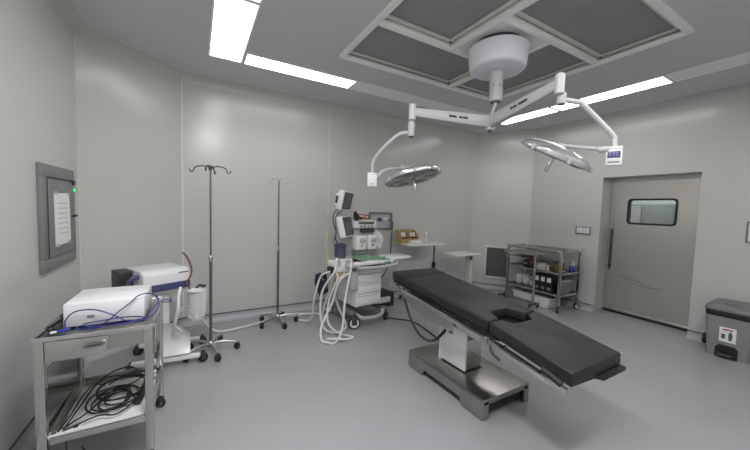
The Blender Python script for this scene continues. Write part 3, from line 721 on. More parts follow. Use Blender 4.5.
# canister with bag, hose
cn = thing('suction_canister','translucent white suction bag hanging right of the blue-banded unit','suction canister',(-.005,3.25,.385))
MB().lathe([(0,.0),(.05,.0),(.055,.02),(.062,.16),(.066,.245),(.058,.25),(0,.25)],n=28).build('canister','clearp',cn)
MB().grid(lambda u,v:(Vector((.064*math.cos(6.283*u),.05*math.sin(6.283*u),.02+.27*v))*1.0+Vector((.012*math.sin(9*u*3.1+3*v)+.03*v,.008*math.cos(7*u*3+5*v),0))),32,10).build('liner_bag','clear',cn)
MB().lathe([(0,.255),(.04,.255),(.07,.262),(.072,.272),(.03,.285),(0,.29)],n=24).build('lid','white',cn)
MB().tube(spline([(.0,0,.285),(.03,.01,.31),(.06,.0,.30),(.08,0,.31)],5),.01,8).build('port','black',cn)
MB().bar((-.14,.02,.27),(.0,.02,.27),.03,.02,.004).build('hanger','lgrey',cn)
cable('suction_tube',[(-.05,3.25,.672),(-.075,3.26,.72),(-.045,3.27,.79),(-.038,3.28,.85),(-.06,3.28,.93),(-.09,3.28,.985),(-.11,3.28,1.0)],.008,'brown','stiff brown tube curving up behind the suction bag','tube')
cable('drain_tube',[(-.12,3.12,.72),(-.13,3.05,.66),(-.135,3.02,.55),(-.16,3.05,.42),(-.12,3.1,.34)],.013,'hose','pale tube hanging in front of the white stand column','tube')
cable('floor_hose',[(-.20,3.62,.20),(-.16,3.75,.3),(-.10,3.85,.34),(.0,3.88,.26),(.08,3.86,.13),(.2,3.80,.03),(.42,3.84,.014),(.62,3.9,.014),(.76,3.96,.014),(.95,4.10,.014),(1.15,4.05,.014),(1.3,3.98,.014)],.012,'hose','long thin white hose along the floor past both IV stands','hose')

# ------------------------------------------------------------------ anaesthesia machine
am = thing('anesthesia_machine','white anaesthesia machine with two monitors and drawers by the back wall','anaesthesia machine',(1.92,3.65,0),R(8))
AMT = TR(1.92,3.65,0,R(8))
b = MB(); b.box((-.29,0,.15),(.07,.62,.06),bev=.015); b.box((.17,0,.15),(.07,.62,.06),bev=.015); b.box((-.06,.12,.16),(.5,.36,.06),bev=.015); b.build('base_frame','mgrey',am)
b = MB(); b.tube(spline([(-.27,-.3,.15),(-.22,-.36,.12),(-.05,-.38,.11),(.08,-.35,.12),(.13,-.3,.15)],6),.022,12); b.build('foot_rest','lgrey',am)
for x,y in ((-.33,-.33),(-.31,.33),(.19,.33)): caster(am,x,y,.072 if y<0 else .06,.04,R(-25),'caster','rubber','white',hf=.78)
caster(am,.19,-.30,.045,.034,R(20))
MB().box((.26,-.12,.24),(.22,.26,.19),bev=.012).build('power_module','black',am)
MB().box((.16,-.27,.26),(.22,.05,.07),bev=.008).build('side_handle','lgrey',am)
MB().box((-.10,-.08,.485),(.38,.44,.49),bev=.012).build('cabinet','white',am)
for i,(z0,z1) in enumerate(((.262,.395),(.405,.53),(.54,.665))):
    d = MB().box((-.10,-.308,(z0+z1)/2),(.36,.018,z1-z0),bev=.006).build('drawer','white',am)
    MB().box((-.10,-.318,z1-.018),(.34,.006,.012),bev=.002).build('drawer_grip','lgrey',d)
# worktop with rounded lip
b = MB(); b.prism(rrect(-.40,.24,-.42,.12,.07,5),.775,.815,None,.01,3); b.build('worktop','white',am)
MB().tube(spline([(-.36,-.43,.755),(-.1,-.455,.745),(.2,-.44,.755),(.27,-.36,.77),(.28,-.2,.775)],6),.02,12).build('worktop_rail','lgrey',am)
b = MB(); b.prism(rrect(.15,.57,-.38,-.06,.05,4),.80,.825,None,.006); b.build('side_flap','whitep',am)
MB().bar((.22,-.2,.76),(.5,-.2,.785),.03,.02,.004).build('flap_bracket','lgrey',am)
MB().box((-.10,-.18,.752),(.40,.40,.045),bev=.01).build('worktop_support','mgrey',am)
# upright back column
MB().box((.03,.16,1.05),(.36,.22,.50),bev=.012).build('back_column','lgrey',am)
hp = MB().box((.03,.03,1.235),(.37,.10,.10),bev=.012).build('control_head','white',am)
MB().box((.04,-.022,1.255),(.25,.006,.032),bev=.002).build('readout','screen',hp)
for i in range(4): MB().lathe([(0,0),(.013,0),(.013,.014),(0,.016)],(-.05+.06*i,-.02,1.21),Matrix.Rotation(R(90),4,'X'),n=14).build('knob','mgrey',hp)
MB().box((.10,.04,1.15),(.22,.05,.055),bev=.006).build('recess_panel','dgrey',am)
for i,(x,c) in enumerate(((-.075,'yellow'),(.105,'bluepl'))):
    v = MB().box((x,-.02,1.0),(.15,.13,.19),bev=.014).build('vaporizer','white',am)
    MB().lathe([(0,0),(.032,0),(.032,.018),(.024,.03),(0,.03)],(x,-.085,1.035),Matrix.Rotation(R(90),4,'X'),n=20).build('dial','lgrey',v)
    MB().box((x+.0,-.087,.965),(.03,.006,.03),bev=.002).build('filler_block',c,v); MB().box((x+.045,-.087,1.03),(.02,.006,.05),bev=.002).build('gauge','inkgrey',v)
MB().box((.03,.0,.865),(.34,.12,.07),bev=.008).build('lower_panel','mgrey',am)
# monitors on a pole at the left
MB().cyl((-.30,.12,.80),(-.30,.12,1.62),.02,14).build('monitor_pole','lgrey',am)
def monitor(c, az, tilt, W, Hh, dark):
    n = Vector((math.cos(R(az))*math.cos(R(tilt)), math.sin(R(az))*math.cos(R(tilt)), math.sin(R(tilt))))
    u = Vector((-n.y,n.x,0)).normalized(); v = n.cross(u); X = frameM(u,v,n,c)
    o = MB(X).box((0,0,-.04),(W,Hh,.08),bev=.014,seg=3).build('monitor','whitep',am)
    MB(X).box((0,0,.0005),(W-.035,Hh-.035,.004),bev=.001).build('screen_bezel','dgrey',o)
    s_ = MB(X).box((0,.003,.0025),(W-.06,Hh-.055,.003)).build('screen','screen',o)
    return X,o
X,o = monitor((-.25,.0,1.535),-58,-12,.29,.245,True)
MB(X).box((-.135,0,-.075),(.05,.16,.05),bev=.01).build('module_rack','white',o); MB(X).box((-.162,0,-.075),(.006,.09,.03),bev=.002).build('rack_handle','black',o)
MB(X).box((-.02,-.135,-.06),(.06,.05,.04),bev=.006).build('mount_bracket','lgrey',o)
X,o = monitor((-.25,-.03,1.215),-58,14,.29,.27,True)
MB(X).box((0,.0,-.095),(.08,.08,.05),bev=.006).build('mount_bracket','lgrey',o)
b = MB(); b.lathe([(0,0),(.022,0),(.03,.02),(.03,.06),(.02,.08),(0,.085)],(-.12,-.02,1.29),n=16); b.box((-.09,-.03,1.33),(.10,.035,.03),Matrix.Rotation(R(20),4,'Y'),bev=.008); b.box((-.15,-.03,1.37),(.04,.04,.07),bev=.01); b.build('black_bracket','black',am)
# absorber and breathing module
b = MB(); b.box((-.44,-.14,.745),(.22,.28,.12),bev=.03,seg=3); b.box((-.33,-.30,.78),(.2,.14,.07),bev=.02,seg=3); b.build('breathing_module','white',am)
b = MB(); b.lathe([(0,0),(.068,0),(.072,.012),(.07,.12),(.074,.13),(0,.13)],(-.36,-.02,.83),n=26); b.build('absorber_canister','smoke',am)
MB().lathe([(0,.13),(.078,.13),(.078,.155),(.05,.17),(0,.172)],(-.36,-.02,.83),n=26).build('absorber_lid','navylid',am)
for x,y in ((-.52,-.26),(-.43,-.30)): MB().lathe([(0,0),(.024,0),(.024,.07),(.018,.075),(0,.075)],(x,y,.76),n=16).build('hose_port','lgrey',am)
MB().box((-.565,-.16,.71),(.06,.10,.08),bev=.014).build('valve_block','black',am)
MB().box((-.34,-.29,.58),(.10,.10,.22),bev=.016).build('soda_lime_canister','lgrey',am)
MB().lathe([(0,0),(.03,0),(.034,.05),(.03,.1),(0,.105)],(-.50,-.22,.60),n=18).build('yellow_cap','yellow',am)
b = MB()
for k_,(x,y) in enumerate(((-.50,.05),(-.53,.0),(-.47,.10))):
    b.tube(spline([(x,y,1.25+.05*k_),(x-.05,y-.03,1.0),(x-.03,y,.8),(x-.08-.02*k_,y-.05,.62),(x-.02,y-.04,.55),(x+.03,y-.02,.66)],6),.005,7)
b.build('sensor_leads','lgrey',am)
MB().tube(spline([(-.56,-.02,1.15),(-.585,-.05,.95),(-.57,-.08,.8),(-.58,-.10,.62)],6),.006,8).build('yellow_lead','yellow',am)
b = MB()
b.tube(spline([(-.33,.10,1.45),(-.42,.05,1.36),(-.44,.02,1.25),(-.40,.02,1.15),(-.42,0,1.06),(-.38,-.02,.98)],7),.007,8); b.tube(spline([(-.32,.12,1.40),(-.39,.06,1.28),(-.38,.05,1.12),(-.43,.03,1.03)],7),.006,8); b.build('monitor_leads','dgrey',am)

def A(u,v,z): p = AMT @ Vector((u,v,z)); return (p.x,p.y,p.z)
# things on and at the machine
g = MB(AMT)
def clothf(u,v):
    x = -.30+.44*u; y = -.40+.30*v
    z = .822+.010*math.sin(11*u+4*v)+.009*math.sin(17*v-6*u)+.006*math.sin(31*u*v)
    y += .03*math.sin(5*u); x += .02*math.sin(7*v)
    if v < .12: z -= .05*(.12-v)/.12
    z += .03*max(0,1-((u-.62)**2+(v-.75)**2)*18)
    return Vector((x,y,max(z,.818) if v >= .12 else z))
g.grid(clothf,34,20); o = g.build('surgical_drape','green'); tag(o,'crumpled green cloth on the anaesthesia machine worktop','cloth')
sol = o.modifiers.new('thick','SOLIDIFY'); sol.thickness = .004; sol.offset = 1
o = thing('carton','small orange-brown carton on top of the anaesthesia machine','box',A(.02,.12,1.302),R(8))
MB().box((0,0,.035),(.13,.10,.07),bev=.003).build('carton_body','orange',o); MB().box((0,-.051,.04),(.08,.002,.025)).build('carton_label','offwhite',o)
o = thing('carton','tiny brown box beside the orange carton','box',A(.125,.12,1.302),R(-6)); MB().box((0,0,.028),(.06,.08,.056),bev=.003).build('carton_body','brown',o); MB().box((0,-.041,.03),(.04,.002,.02)).build('carton_label','offwhite',o)
o = MB(AMT).grid(lambda u,v: Vector((.22+.10*u*(1-.35*abs(v-.4)*2), .06-.10*u+.015*math.sin(9*v), .93+.27*(v)-.05*u*v+.02*math.sin(6*u))),8,12).build('plastic_bag','clear'); tag(o,'clear plastic bag hanging at the right side of the anaesthesia machine','bag')
o = MB(AMT).grid(lambda u,v: Vector((-.66+.085*u+.06*v, .06-.10*u+.02*math.sin(5*v+4*u), .62-.26*v+.05*u)),8,10).build('pouch','navycloth'); tag(o,'dark navy cloth pouch hanging left of the anaesthesia machine','pouch')
sol = o.modifiers.new('thick','SOLIDIFY'); sol.thickness = .03
# corrugated breathing hoses
def hose(pts,label,r=.0155):
    o = MB().tube(spline(pts,22),r*.84,10,corr=.12).build('breathing_hose','hose'); return tag(o,label,'hose','corrugated breathing hoses')
hose([A(-.52,-.26,.835),A(-.60,-.34,.86),A(-.66,-.40,.74),(1.24,3.30,.5),(1.22,3.30,.22),(1.27,3.28,.06),(1.38,3.22,.018),(1.52,3.28,.018),(1.58,3.40,.05),(1.50,3.45,.25),(1.40,3.35,.52),A(-.50,-.36,.70)],'white corrugated hose dropping left of the machine in a wide loop')
hose([A(-.43,-.30,.835),A(-.44,-.40,.85),A(-.48,-.44,.70),(1.44,3.12,.42),(1.38,3.05,.12),(1.28,2.99,.018),(1.20,3.02,.018),(1.17,3.12,.018),(1.22,3.25,.12),(1.36,3.3,.35),(1.42,3.25,.6),A(-.42,-.38,.72)],'white corrugated hose crossing in front with the loop nearest the camera')
hose([(1.20,3.04,.05),(1.28,3.0,.05),(1.42,3.0,.02),(1.50,3.03,.018),(1.44,3.12,.018),(1.36,3.2,.05),(1.30,3.28,.16),(1.34,3.34,.38),A(-.56,-.30,.62),A(-.54,-.22,.70)],'white corrugated hose with the end trailing right on the floor',.0145)
hose([A(-.60,-.20,.70),(1.28,3.48,.62),(1.22,3.52,.35),(1.22,3.60,.10),(1.20,3.72,.02),(1.10,3.85,.018),(1.22,3.98,.018),(1.40,3.92,.018),(1.44,3.75,.018),(1.36,3.62,.05),(1.36,3.55,.22),(1.42,3.52,.45),A(-.50,-.14,.69)],'white corrugated hose looping on the floor toward the back wall',.014)

# ------------------------------------------------------------------ gas outlet panel on the back wall
gp = thing('gas_outlet_panel','grey metal gas outlet box on the back wall behind the machine','gas outlet panel',(2.53,YB,1.26))
b = MB(); Wd,Hd = .42,.27
b.box((0,-.02,Hd/2-.012),(Wd,.04,.024),bev=.003); b.box((0,-.02,-Hd/2+.012),(Wd,.04,.024),bev=.003); b.box((-Wd/2+.012,-.02,0),(.024,.04,Hd-.048),bev=.003); b.box((Wd/2-.012,-.02,0),(.024,.04,Hd-.048),bev=.003); b.build('box_frame','mgrey',gp)
MB().box((0,-.006,0),(Wd-.04,.008,Hd-.04)).build('back_plate','lgrey',gp)
for i,(x,c) in enumerate(((-.12,'lgrey'),(-.02,'navy'),(.09,'white'))):
    b = MB(); b.lathe([(0,0),(.03,0),(.03,.012),(.022,.016),(.022,.05),(0,.05)],(x,-.01,.02),Matrix.Rotation(R(90),4,'X'),n=18); b.build('gas_outlet',c,gp)
cable('gas_hose',[(2.62,4.16,1.28),(2.66,4.1,1.27),(2.665,4.08,1.2),(2.65,4.08,1.0),(2.64,4.07,.82),(2.6,4.04,.6),(2.4,3.95,.4),(2.15,3.9,.3)],.009,'dgrey','dark hose hanging from the gas outlet panel','hose')

# ------------------------------------------------------------------ overbed tables
t1 = thing('overbed_table','white overbed table holding the wooden bottle box by the back wall','overbed table',(3.10,3.93,0),0,'overbed tables by the back wall')
MB().prism(rrect(-.37,.34,-.25,.24,.03,4),.905,.93,None,.004).build('table_top','cream',t1)
b = MB(); b.tube(rounded([(.10,-.06,.895),(.235,-.06,.895),(.25,-.06,.86),(.25,-.06,.42)],.04),.0125,12); b.build('upper_post','dgrey',t1)
MB().box((.25,-.06,.53),(.05,.05,.16),bev=.01).build('post_grip','black',t1)
MB().box((.25,-.06,.28),(.055,.045,.46),bev=.008).build('lower_post','lgrey',t1)
for yy in (-.22,.14):
    b = MB(); b.bar((.27,yy*.2-.03,.065),(-.26,yy,.06),.035,.026,.006); b.build('leg','dgrey',t1)
    caster(t1,-.24,yy,.027,.022,.3)
caster(t1,.26,-.04,.027,.022,.1)
MB().box((.0,-.04,.898),(.30,.06,.014),bev=.003).build('top_bracket','dgrey',t1)
bxs = thing('wooden_bottle_box','pale wooden open box of small bottles on overbed table','box',(2.875,3.98,.931),R(4))
b = MB(); b.box((0,.07,.10),(.33,.012,.20)); b.prism([(-.075,0),(.075,0),(.075,.20),(.0,.19),(-.075,.11)],-.006,.006,Matrix.Translation((-.165,0,0))@Matrix(((0,0,1,0),(1,0,0,0),(0,1,0,0),(0,0,0,1))))
b.prism([(-.075,0),(.075,0),(.075,.20),(.0,.19),(-.075,.11)],-.006,.006,Matrix.Translation((.165,0,0))@Matrix(((0,0,1,0),(1,0,0,0),(0,1,0,0),(0,0,0,1))))
b.box((0,-.07,.035),(.33,.012,.07)); b.box((0,0,.006),(.33,.15,.012)); b.box((.0,.0,.075),(.006,.14,.13)); b.build('box_body','wood',bxs)
MB().box((.0,0,.095),(.318,.13,.008)).build('inner_shelf','wood',bxs)
def bottle(loc, r, h, m, capm, label, group, cap=.25, rz=0):
    t = thing('bottle', label, 'bottle', loc, rz, group)
    hb_ = h*(1-cap)
    MB().lathe([(0,0),(r*.95,0),(r,.004),(r,hb_*.8),(r*.55,hb_),(r*.5,h*.9),(0,h*.9)],n=16).build('body',m,t)
    MB().lathe([(0,hb_),(r*.6,hb_),(r*.62,h),(0,h)],n=14).build('cap',capm,t)
    return t
for i,(x,y,lab) in enumerate(((-.125,-.03,'white squat bottle at the far left of the wooden box'),(-.075,-.02,'white bottle second from left in the wooden box'),(.06,-.02,'white bottle third from left in the wooden box'),(.115,-.025,'white bottle at the right end of the wooden box'))):
    c = Matrix.Rotation(R(4),4,'Z') @ Vector((x,y,0))
    bottle((2.875+c.x,3.98+c.y,1.032),.024,.062,'white','whitep',lab,'white bottles in the wooden box')
for i,(x,y,sx,sz,lab) in enumerate(((2.89,3.86,.10,.045,'cream carton lying left in front of the wooden box'),(3.0,3.865,.11,.05,'cream carton lying right in front of the wooden box'))):
    t = thing('carton',lab,'box',(x,y,.931),R(random.uniform(-8,8)),'cream cartons on the overbed table'); MB().box((0,0,sz/2),(sx,.06,sz),bev=.002).build('carton_body','offwhite',t); MB().box((0,-.031,sz/2),(sx*.6,.002,sz*.5)).build('carton_label','paper',t)
bottle((3.095,3.88,.931),.016,.10,'clearp','offwhite','small clear vial just right of the cream cartons','bottles on the overbed table')
bottle((3.14,3.90,.931),.014,.075,'clearp','lgrey','short clear vial between the tall clear bottle and the cartons','bottles on the overbed table')
bottle((3.22,3.92,.931),.026,.17,'clearp','white','tall clear bottle standing at the right on the overbed table','bottles on the overbed table')
t2 = thing('overbed_table','smaller bare white overbed table in the right back corner','overbed table',(3.78,3.71,0),0,'overbed tables by the back wall')
MB().prism(rrect(-.28,.29,-.21,.21,.025,4),.742,.762,None,.004).build('table_top','cream',t2)
MB().box((.22,-.02,.39),(.06,.05,.68),bev=.01).build('post','cream',t2)
MB().box((.165,.02,.39),(.03,.04,.66),bev=.008).build('rear_post','lgrey',t2)
b = MB(); b.tube(spline([(.20,-.05,.70),(.18,-.075,.67),(.13,-.08,.655)],5),.008,8); b.lathe([(0,-.02),(.02,-.018),(.02,.018),(0,.02)],(.19,-.06,.685),Matrix.Rotation(R(90),4,'X'),n=14); b.build('clamp_lever','dgrey',t2)
MB().box((.06,-.01,.735),(.36,.07,.012),bev=.003).build('top_bracket','lgrey',t2)
for yy in (-.19,.19):
    b = MB(); b.bar((.21,yy*.15,.07),(-.25,yy,.06),.035,.026,.006); b.build('leg','cream',t2); caster(t2,-.23,yy,.027,.022,.3)
caster(t2,.24,-.02,.027,.022,.1)

# ------------------------------------------------------------------ return air grille on the chamfered wall
dC = (Vector((*D_,0))-Vector((*C_,0))).normalized(); nC = Vector((-abs(dC.y),-abs(dC.x),0)).normalized()
gc = Vector((4.88,3.86,.515)); rzC = math.atan2(dC.y,dC.x)
pC = Vector((*C_,0)); gc2 = pC+dC*((gc-pC).dot(dC)); 
gr = thing('return_air_grille','dark louvred return air grille low on the angled right corner wall','air grille',(gc2.x,gc2.y,.515),rzC)
W2,H2 = .45,.61
# local -y is into the room
b = MB(); e = .036
b.box((0,-.008,H2/2-e/2),(W2,.016,e),bev=.003); b.box((0,-.008,-H2/2+e/2),(W2,.016,e),bev=.003); b.box((W2/2-e/2,-.008,0),(e,.016,H2-2*e),bev=.003); b.box((-W2/2+e/2,-.008,0),(e,.016,H2-2*e),bev=.003); b.build('grille_frame','frameg',gr)
b = MB(); nb = 13
for i in range(nb): b.box((-W2/2+e+(W2-2*e)*(i+.5)/nb,-.006,0),(.014,.010,H2-2*e),R(-18))
b.build('louvres','grille',gr)
MB().box((0,-.002,0),(W2-2*e,.003,H2-2*e)).build('backing','dgrey',gr)

# ------------------------------------------------------------------ steel equipment cart by the right wall
ec = thing('equipment_cart','stainless steel shelf cart against the wall left of the door','cart',(4.85,2.97,0),R(-2))
CX0,CX1,CY0,CY1 = -.25,.23,-.45,.45
for sx in (CX0,CX1):
    for sy in (CY0,CY1):
        MB().box((sx,sy,.52),(.034,.034,.80),bev=.003).build('post','steel',ec)
        c = caster(ec,sx,sy,.05,.03,random.uniform(-.6,.6),hub='whitep',hf=.7)
def shelf(z, rim=.03):
    MB().box((0-.01,0,z),(CX1-CX0+.02,CY1-CY0+.02,.006)).build('shelf','steelh',ec)
    b = MB(); 
    for a_,b_ in (((CX0,CY0),(CX1,CY0)),((CX1,CY0),(CX1,CY1)),((CX1,CY1),(CX0,CY1)),((CX0,CY1),(CX0,CY0))): b.bar((*a_,z+.008),(*b_,z+.008),.018,rim,.004)
    b.build('shelf_rim','steel',ec)
shelf(.885,.036); shelf(.56,.032); shelf(.24,.036)
b = MB(); b.tube(spline([(CX0,CY0,.91),(CX0-.0,CY0-.05,.925),(CX1,CY0-.05,.925),(CX1,CY0,.91)],4),.008,8); b.build('push_handle','chrome',ec)
MB().box((-.02,.03,.40),(.42,.022,.012)).build('divider_rail','steel',ec)
def EC(x,y,z): p = TR(4.85,2.97,0,R(-2)) @ Vector((x,y,z)); return (p.x,p.y,p.z)
# cart contents
o = thing('pouch','orange and brown packaged pouch leaning on the cart middle shelf','pouch',EC(-.06,.12,.564),R(-80)); MB().box((0,0,.075),(.14,.03,.15),Matrix.Rotation(R(-8),4,'X'),bev=.012).build('pouch_body','brown',o); MB().box((0,-.020,.085),(.09,.004,.06),Matrix.Rotation(R(-8),4,'X')).build('pouch_label','orange',o)
o = thing('cloth_bundle','dark grey bundle at the left of the cart middle shelf','bundle',EC(-.02,.24,.564),0.2); MB().box((0,0,.055),(.2,.12,.11),bev=.04,seg=3).build('bundle_body','dgrey',o); MB().box((-.101,0,.06),(.004,.06,.03)).build('bundle_tag','lgrey',o)
o = thing('carton','white carton on the cart middle shelf','box',EC(-.10,-.06,.564),R(-88)); MB().box((0,0,.055),(.17,.10,.11),bev=.003).build('carton_body','offwhite',o); MB().box((0,-.051,.06),(.1,.002,.04)).build('carton_label','paper',o)
bottle(EC(-.12,.03,.564),.022,.20,'brown','redcap','brown bottle with red cap left of the white carton on cart','bottles on the cart')
bottle(EC(-.12,-.18,.564),.02,.13,'offwhite','redcap','small pale bottle with red cap right of the white carton on cart','bottles on the cart')
bottle(EC(-.06,-.27,.564),.04,.16,'amber','dgrey','squat amber bottle right of the cart front post','bottles on the cart')
bottle(EC(.05,-.30,.564),.02,.19,'amber','yellow','tall slim amber bottle at right on cart middle shelf','bottles on the cart')
sp = thing('spray_bottle','blue and white spray bottle at the right end of the cart','spray bottle',EC(.12,-.40,.564),R(60))
MB().lathe([(0,0),(.036,0),(.038,.01),(.038,.08),(.018,.11),(0,.11)],n=18).build('body','bluepl',sp); b = MB(); b.lathe([(0,.105),(.02,.105),(.02,.135),(0,.135)],n=14); b.box((-.012,0,.152),(.075,.026,.04),bev=.006); b.box((-.045,0,.125),(.012,.012,.05),bev=.003); b.build('trigger_head','white',sp)
o = thing('vial','small vial with blue cap near the spray bottle','bottle',EC(-.06,-.385,.564)); MB().lathe([(0,0),(.02,0),(.02,.02),(0,.02)],n=14).build('body','bluepl',o); MB().lathe([(0,.02),(.014,.02),(.014,.04),(0,.04)],n=14).build('cap','white',o)
rnd = random.Random(11)
for i,(x,y,lab) in enumerate(((-.06,.335,'clear plastic bag at the far left of the cart lower shelf'),(-.07,.20,'clear plastic bag second from left on cart lower shelf'),(-.07,.065,'clear plastic bag nearest the black storage boxes on cart'))):
    t = bmesh.new(); bmesh.ops.create_icosphere(t, subdivisions=3, radius=1)
    for v in t.verts:
        q = 1+.12*math.sin(7*v.co.x+i*2)*math.cos(6*v.co.y+i)+.08*rnd.uniform(-1,1)
        v.co = Vector((v.co.x*.095*q, v.co.y*.055*q, max(0,(v.co.z*.10*q)+.095)))
    b = MB(TR(*EC(x,y,.244),R(-5))); b._add(t); tag(b.build('plastic_bag','clear',None,60),lab,'bag','clear plastic bags on the cart')
for i,(y,z,lab) in enumerate(((-.06,.38,'black storage box with white label, leftmost in upper trio on cart'),(-.16,.38,'black storage box with white label, middle of upper trio on cart'),(-.26,.38,'black storage box with white label, rightmost in upper trio on cart'),
                          (-.06,.244,'dark storage box, leftmost in the bottom row on cart'),(-.16,.244,'dark storage box, middle of the bottom row on cart'),(-.26,.244,'dark storage box, rightmost in the bottom row on cart'))):
    t = thing('storage_box',lab,'storage box',EC(-.06,y,z),R(-92),'dark storage boxes on the cart')
    hz = .13 if z > .3 else .134
    MB().box((0,0,hz/2),(.094,.28,hz),bev=.004).build('box_body','black',t); MB().box((0,-.141,.06),(.06,.004,.07 if z>.3 else .045),bev=.001).build('box_label','paper' if z>.3 else 'mgrey',t)
o = thing('metal_tin','grey metal tin at the right end of the cart lower shelf','tin',EC(.0,-.385,.244)); MB().box((0,0,.10),(.22,.09,.2),bev=.01).build('tin_body','mgrey',o); MB().box((0,0,.205),(.224,.094,.016),bev=.004).build('lid','lgrey',o)
o = thing('plastic_tub','long white plastic tub on the floor under the cart','tub',EC(-.08,.03,0),R(-92))
b = MB(); b.prism([(-.29,0),(.29,0),(.32,.15),(-.32,.15)],-.14,.14,Matrix.Rotation(R(90),4,'X'),.01); b.build('tub_body','white',o); MB().box((0,0,.152),(.66,.30,.016),bev=.006).build('lid','whitep',o)
# mayo stand in front of the cart
ms = thing('mayo_stand','steel instrument stand with a flat tray in front of the shelf cart','instrument stand',(4.46,2.92,0),R(-4))
tx = MB(); tx.box((-.06,.06,.835),(.30,.50,.006)); tx.build('tray','steelh',ms)
b = MB()
for a_,b_ in (((-.21,-.19),(.09,-.19)),((.09,-.19),(.09,.31)),((.09,.31),(-.21,.31)),((-.21,.31),(-.21,-.19))): b.bar((*a_,.842),(*b_,.842),.012,.022,.004)
b.build('tray_rim','steel',ms)
MB().box((-.06,.06,.82),(.03,.46,.016)).build('tray_arm','steel',ms)
MB().cyl((.03,-.06,.08),(.03,-.06,.825),.02,16).build('post','steel',ms)
b = MB(); b.bar((.03,-.13,.075),(.03,.50,.075),.035,.03,.005); b.build('base_rail','steel',ms)
b = MB(); b.bar((-.10,-.10,.07),(.10,-.10,.07),.03,.025,.005); b.build('cross_foot','dgrey',ms)
b = MB(); b.bar((-.10,.49,.07),(.06,.49,.07),.03,.025,.005); b.build('cross_foot','dgrey',ms)
for x,y in ((-.09,-.10),(.09,-.10),(-.09,.49)): caster(ms,x,y,.03,.022,.4)
o = thing('tray','narrow dark metal tray at left of the cart between shelves','tray',EC(-.05,.34,.72)); 
bpy.data.objects.remove(o)
MB().box((-.02,.30,.735),(.42,.26,.008),bev=.002).build('half_shelf','darksteel',ec)
MB().tube([(CX0,.17,.735),(CX1,.17,.735)],.008,8).build('half_shelf_rail','darksteel',ec)

# ------------------------------------------------------------------ pedal bin
pb = thing('pedal_bin','grey pedal waste bin with dark lid right of the door','waste bin',(4.96,.90,0))
b = MB(); t = bmesh.new(); rings = []
for f,z in ((.86,.0),(.88,.02),(.99,.42),(1.0,.43)):
    rings.append([t.verts.new((x*f,y*f,z)) for x,y in rrect(-.18,.18,-.175,.175,.035,4)])
n = len(rings[0])
for A1,B1 in zip(rings,rings[1:]):
    for q in range(n): t.faces.new((A1[q],A1[(q+1)%n],B1[(q+1)%n],B1[q]))
t.faces.new(rings[0][::-1]); t.faces.new(rings[-1]); b._add(t); b.build('body','bingrey',pb)
MB().prism(rrect(-.186,.186,-.181,.181,.04,4),.425,.485,None,.008).build('lid_band','black',pb)
b = MB(); t = bmesh.new(); rings = []
for f,z in ((1.03,.485),(1.04,.5),(1.0,.52),(.9,.545),(.7,.555)):
    rings.append([t.verts.new((x*f,y*f,z+.012*max(0,x)/.18)) for x,y in rrect(-.186,.186,-.183,.183,.045,4)])
for A1,B1 in zip(rings,rings[1:]):
    for q in range(n): t.faces.new((A1[q],A1[(q+1)%n],B1[(q+1)%n],B1[q]))
t.faces.new(rings[0][::-1]); t.faces.new(rings[-1]); b._add(t); lid = b.build('lid','lidgrey',pb)
MB().tube(spline([(-.10,-.06,.553),(-.12,-.03,.56),(-.12,.03,.56),(-.10,.06,.553)],5),.008,8).build('lid_ridge','lidgrey',lid)
b = MB(); b.prism([(-.08,.0),(.08,.0),(.08,.10),(.055,.13),(-.055,.13),(-.08,.10)],-.008,.012,Matrix.Translation((-.168,0,.0))@Matrix.Rotation(R(-90),4,'Z')@Matrix.Rotation(R(90),4,'X')); b.build('pedal_recess','black',pb)
MB().box((-.198,0,.035),(.06,.10,.02),Matrix.Rotation(R(8),4,'Y'),bev=.006).build('pedal','dgrey',pb)
st = MB().box((-.1735,.0,.245),(.003,.12,.155),Matrix.Rotation(R(-3.0),4,'Y')).build('sticker','paper',pb)
RT = Matrix.Rotation(R(-3.0),4,'Y')
MB().box((-.1775,0,.298),(.003,.075,.014),RT).build('red_words','inkred',st)
b = MB(); b.lathe([(0,0),(.011,0),(.011,.002),(0,.002)],(-.1755,-.02,.27),RT@Matrix.Rotation(R(-90),4,'Y'),n=16); b.box((-.174,-.02,.24),(.002,.03,.04),RT); b.box((-.172,-.02,.205),(.002,.024,.03),RT); b.box((-.1735,.03,.225),(.002,.028,.05),RT); b.build('pictogram','inkgreen',st)
for s_ in (-1,1): MB().lathe([(0,-.018),(.055,-.016),(.06,-.01),(.06,.01),(.055,.016),(0,.018)],(.02,.20*s_,.105 if s_>0 else .065),Matrix.Rotation(R(90),4,'X'),n=22).build('wheel','rubber',pb)

# ------------------------------------------------------------------ wall switches
def switch(y0,y1,z0,z1,label,n):
    t = thing('wall_switch',label,'light switch',(XR,(y0+y1)/2,(z0+z1)/2),0,'wall switch plates')
    W_,H_ = y1-y0,z1-z0
    MB().box((-.006,0,0),(.012,W_,H_),bev=.003).build('plate','mgrey',t)
    for i in range(n):
        cy = (i-(n-1)/2)*(W_-.03)/n
        r_ = MB().box((-.014,cy,0),(.008,(W_-.03)/n-.006,H_-.03),bev=.003).build('rocker','white',t)
        MB().box((-.0185,cy,0),(.001,.01,.012)).build('mark','inkgrey',r_)
switch(2.445,2.66,1.15,1.265,'grey switch plate with two white rockers left of the door',2)
switch(.74,.915,1.2,1.43,'grey wall plate at the right edge of the photo',1)

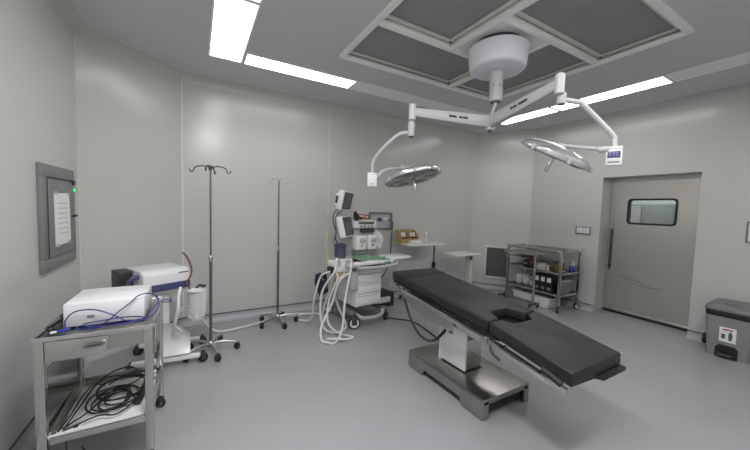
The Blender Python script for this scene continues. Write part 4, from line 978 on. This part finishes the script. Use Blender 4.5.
# ------------------------------------------------------------------ wall cabinet at the left
pc = thing('wall_cabinet','grey metal wall cabinet with taped paper sheet on the left wall','wall cabinet',(XL,3.115,1.32))
b = MB(); WW,HH = .63,.72; e = .085
b.box((.012,0,HH/2-e/2),(.024,WW,e),bev=.004); b.box((.012,0,-HH/2+e/2),(.024,WW,e),bev=.004); b.box((.012,WW/2-.02,0),(.024,.04,HH-2*e),bev=.003); b.box((.012,-WW/2+e/2,0),(.024,e,HH-2*e),bev=.003); b.build('frame','mgrey',pc)
dr = MB().box((.022,.022,0),(.02,WW-.135,HH-2*e-.006),bev=.003).build('door','mgrey',pc)
MB().box((.0255,.02,HH/2-e-.004),(.016,WW-.14,.012)).build('top_gap','black',pc); MB().box((.018,-WW/2+e+.003,0),(.016,.008,HH-2*e)).build('side_gap','black',pc)
b = MB(); b.box((.034,0.0,-.012),(.002,.30,.37),Matrix.Rotation(R(1.5),4,'X')); pso = b.build('paper_sheet','paper',dr)
b = MB()
for yy,zz in ((-.12,.172),(.13,.167),(-.11,-.197),(.12,-.192)): b.box((.0355,yy,zz),(.001,.05,.025))
b.build('tape','lgrey',pso)
b = MB()
for i in range(7): b.box((.0355,random.uniform(-.01,.01),.10-.036*i),(.0008,.2,.006))
b.build('print_lines','lgrey',pso)
b = MB(); b.box((.034,.27,.0),(.012,.04,.02),bev=.004); b.box((.04,.24,.0),(.008,.12,.012),bev=.003); b.build('latch','inkdark',dr)
MB().box((.034,.245,.262),(.018,.05,.035),bev=.003).build('sensor','black',pc)
MB().lathe([(0,0),(.012,0),(.012,.012),(0,.016)],(.026,.262,.205),Matrix.Rotation(R(90),4,'Y'),n=14).build('indicator_light','greenled',pc)

# ------------------------------------------------------------------ light
def area(name, loc, size, sizey, power, col=(1,1,1), rot=(0,0,0)):
    l = bpy.data.lights.new(name,'AREA'); l.shape = 'RECTANGLE'; l.size = size; l.size_y = sizey; l.energy = power; l.color = col
    o = bpy.data.objects.new(name,l); C.objects.link(o); o.location = loc; o.rotation_euler = rot; return o
# added fill lamps where the light ring presumably continues, behind and beside the camera
area('fill_lamp_near', (2.3,.15,CH-.02), 2.4,.26, 38)
area('fill_lamp_near_left', (.26,.5,CH-.02), .28,1.5, 62)
area('corridor_lamp', (6.2,1.9,CH-.05), .3,2.5, 45, (1.,1.,.98))
w = bpy.data.worlds.new('world'); SC.world = w; w.use_nodes = True
w.node_tree.nodes['Background'].inputs[0].default_value = (.6,.62,.65,1); w.node_tree.nodes['Background'].inputs[1].default_value = .15
SC.view_settings.view_transform = 'Standard'; SC.view_settings.look = 'None'; SC.view_settings.exposure = 0.; SC.view_settings.gamma = 1.
SC.cycles.max_bounces = 10; SC.cycles.diffuse_bounces = 6; SC.cycles.transparent_max_bounces = 12
SC.cycles.sample_clamp_indirect = 6
SC.cycles.caustics_reflective = False
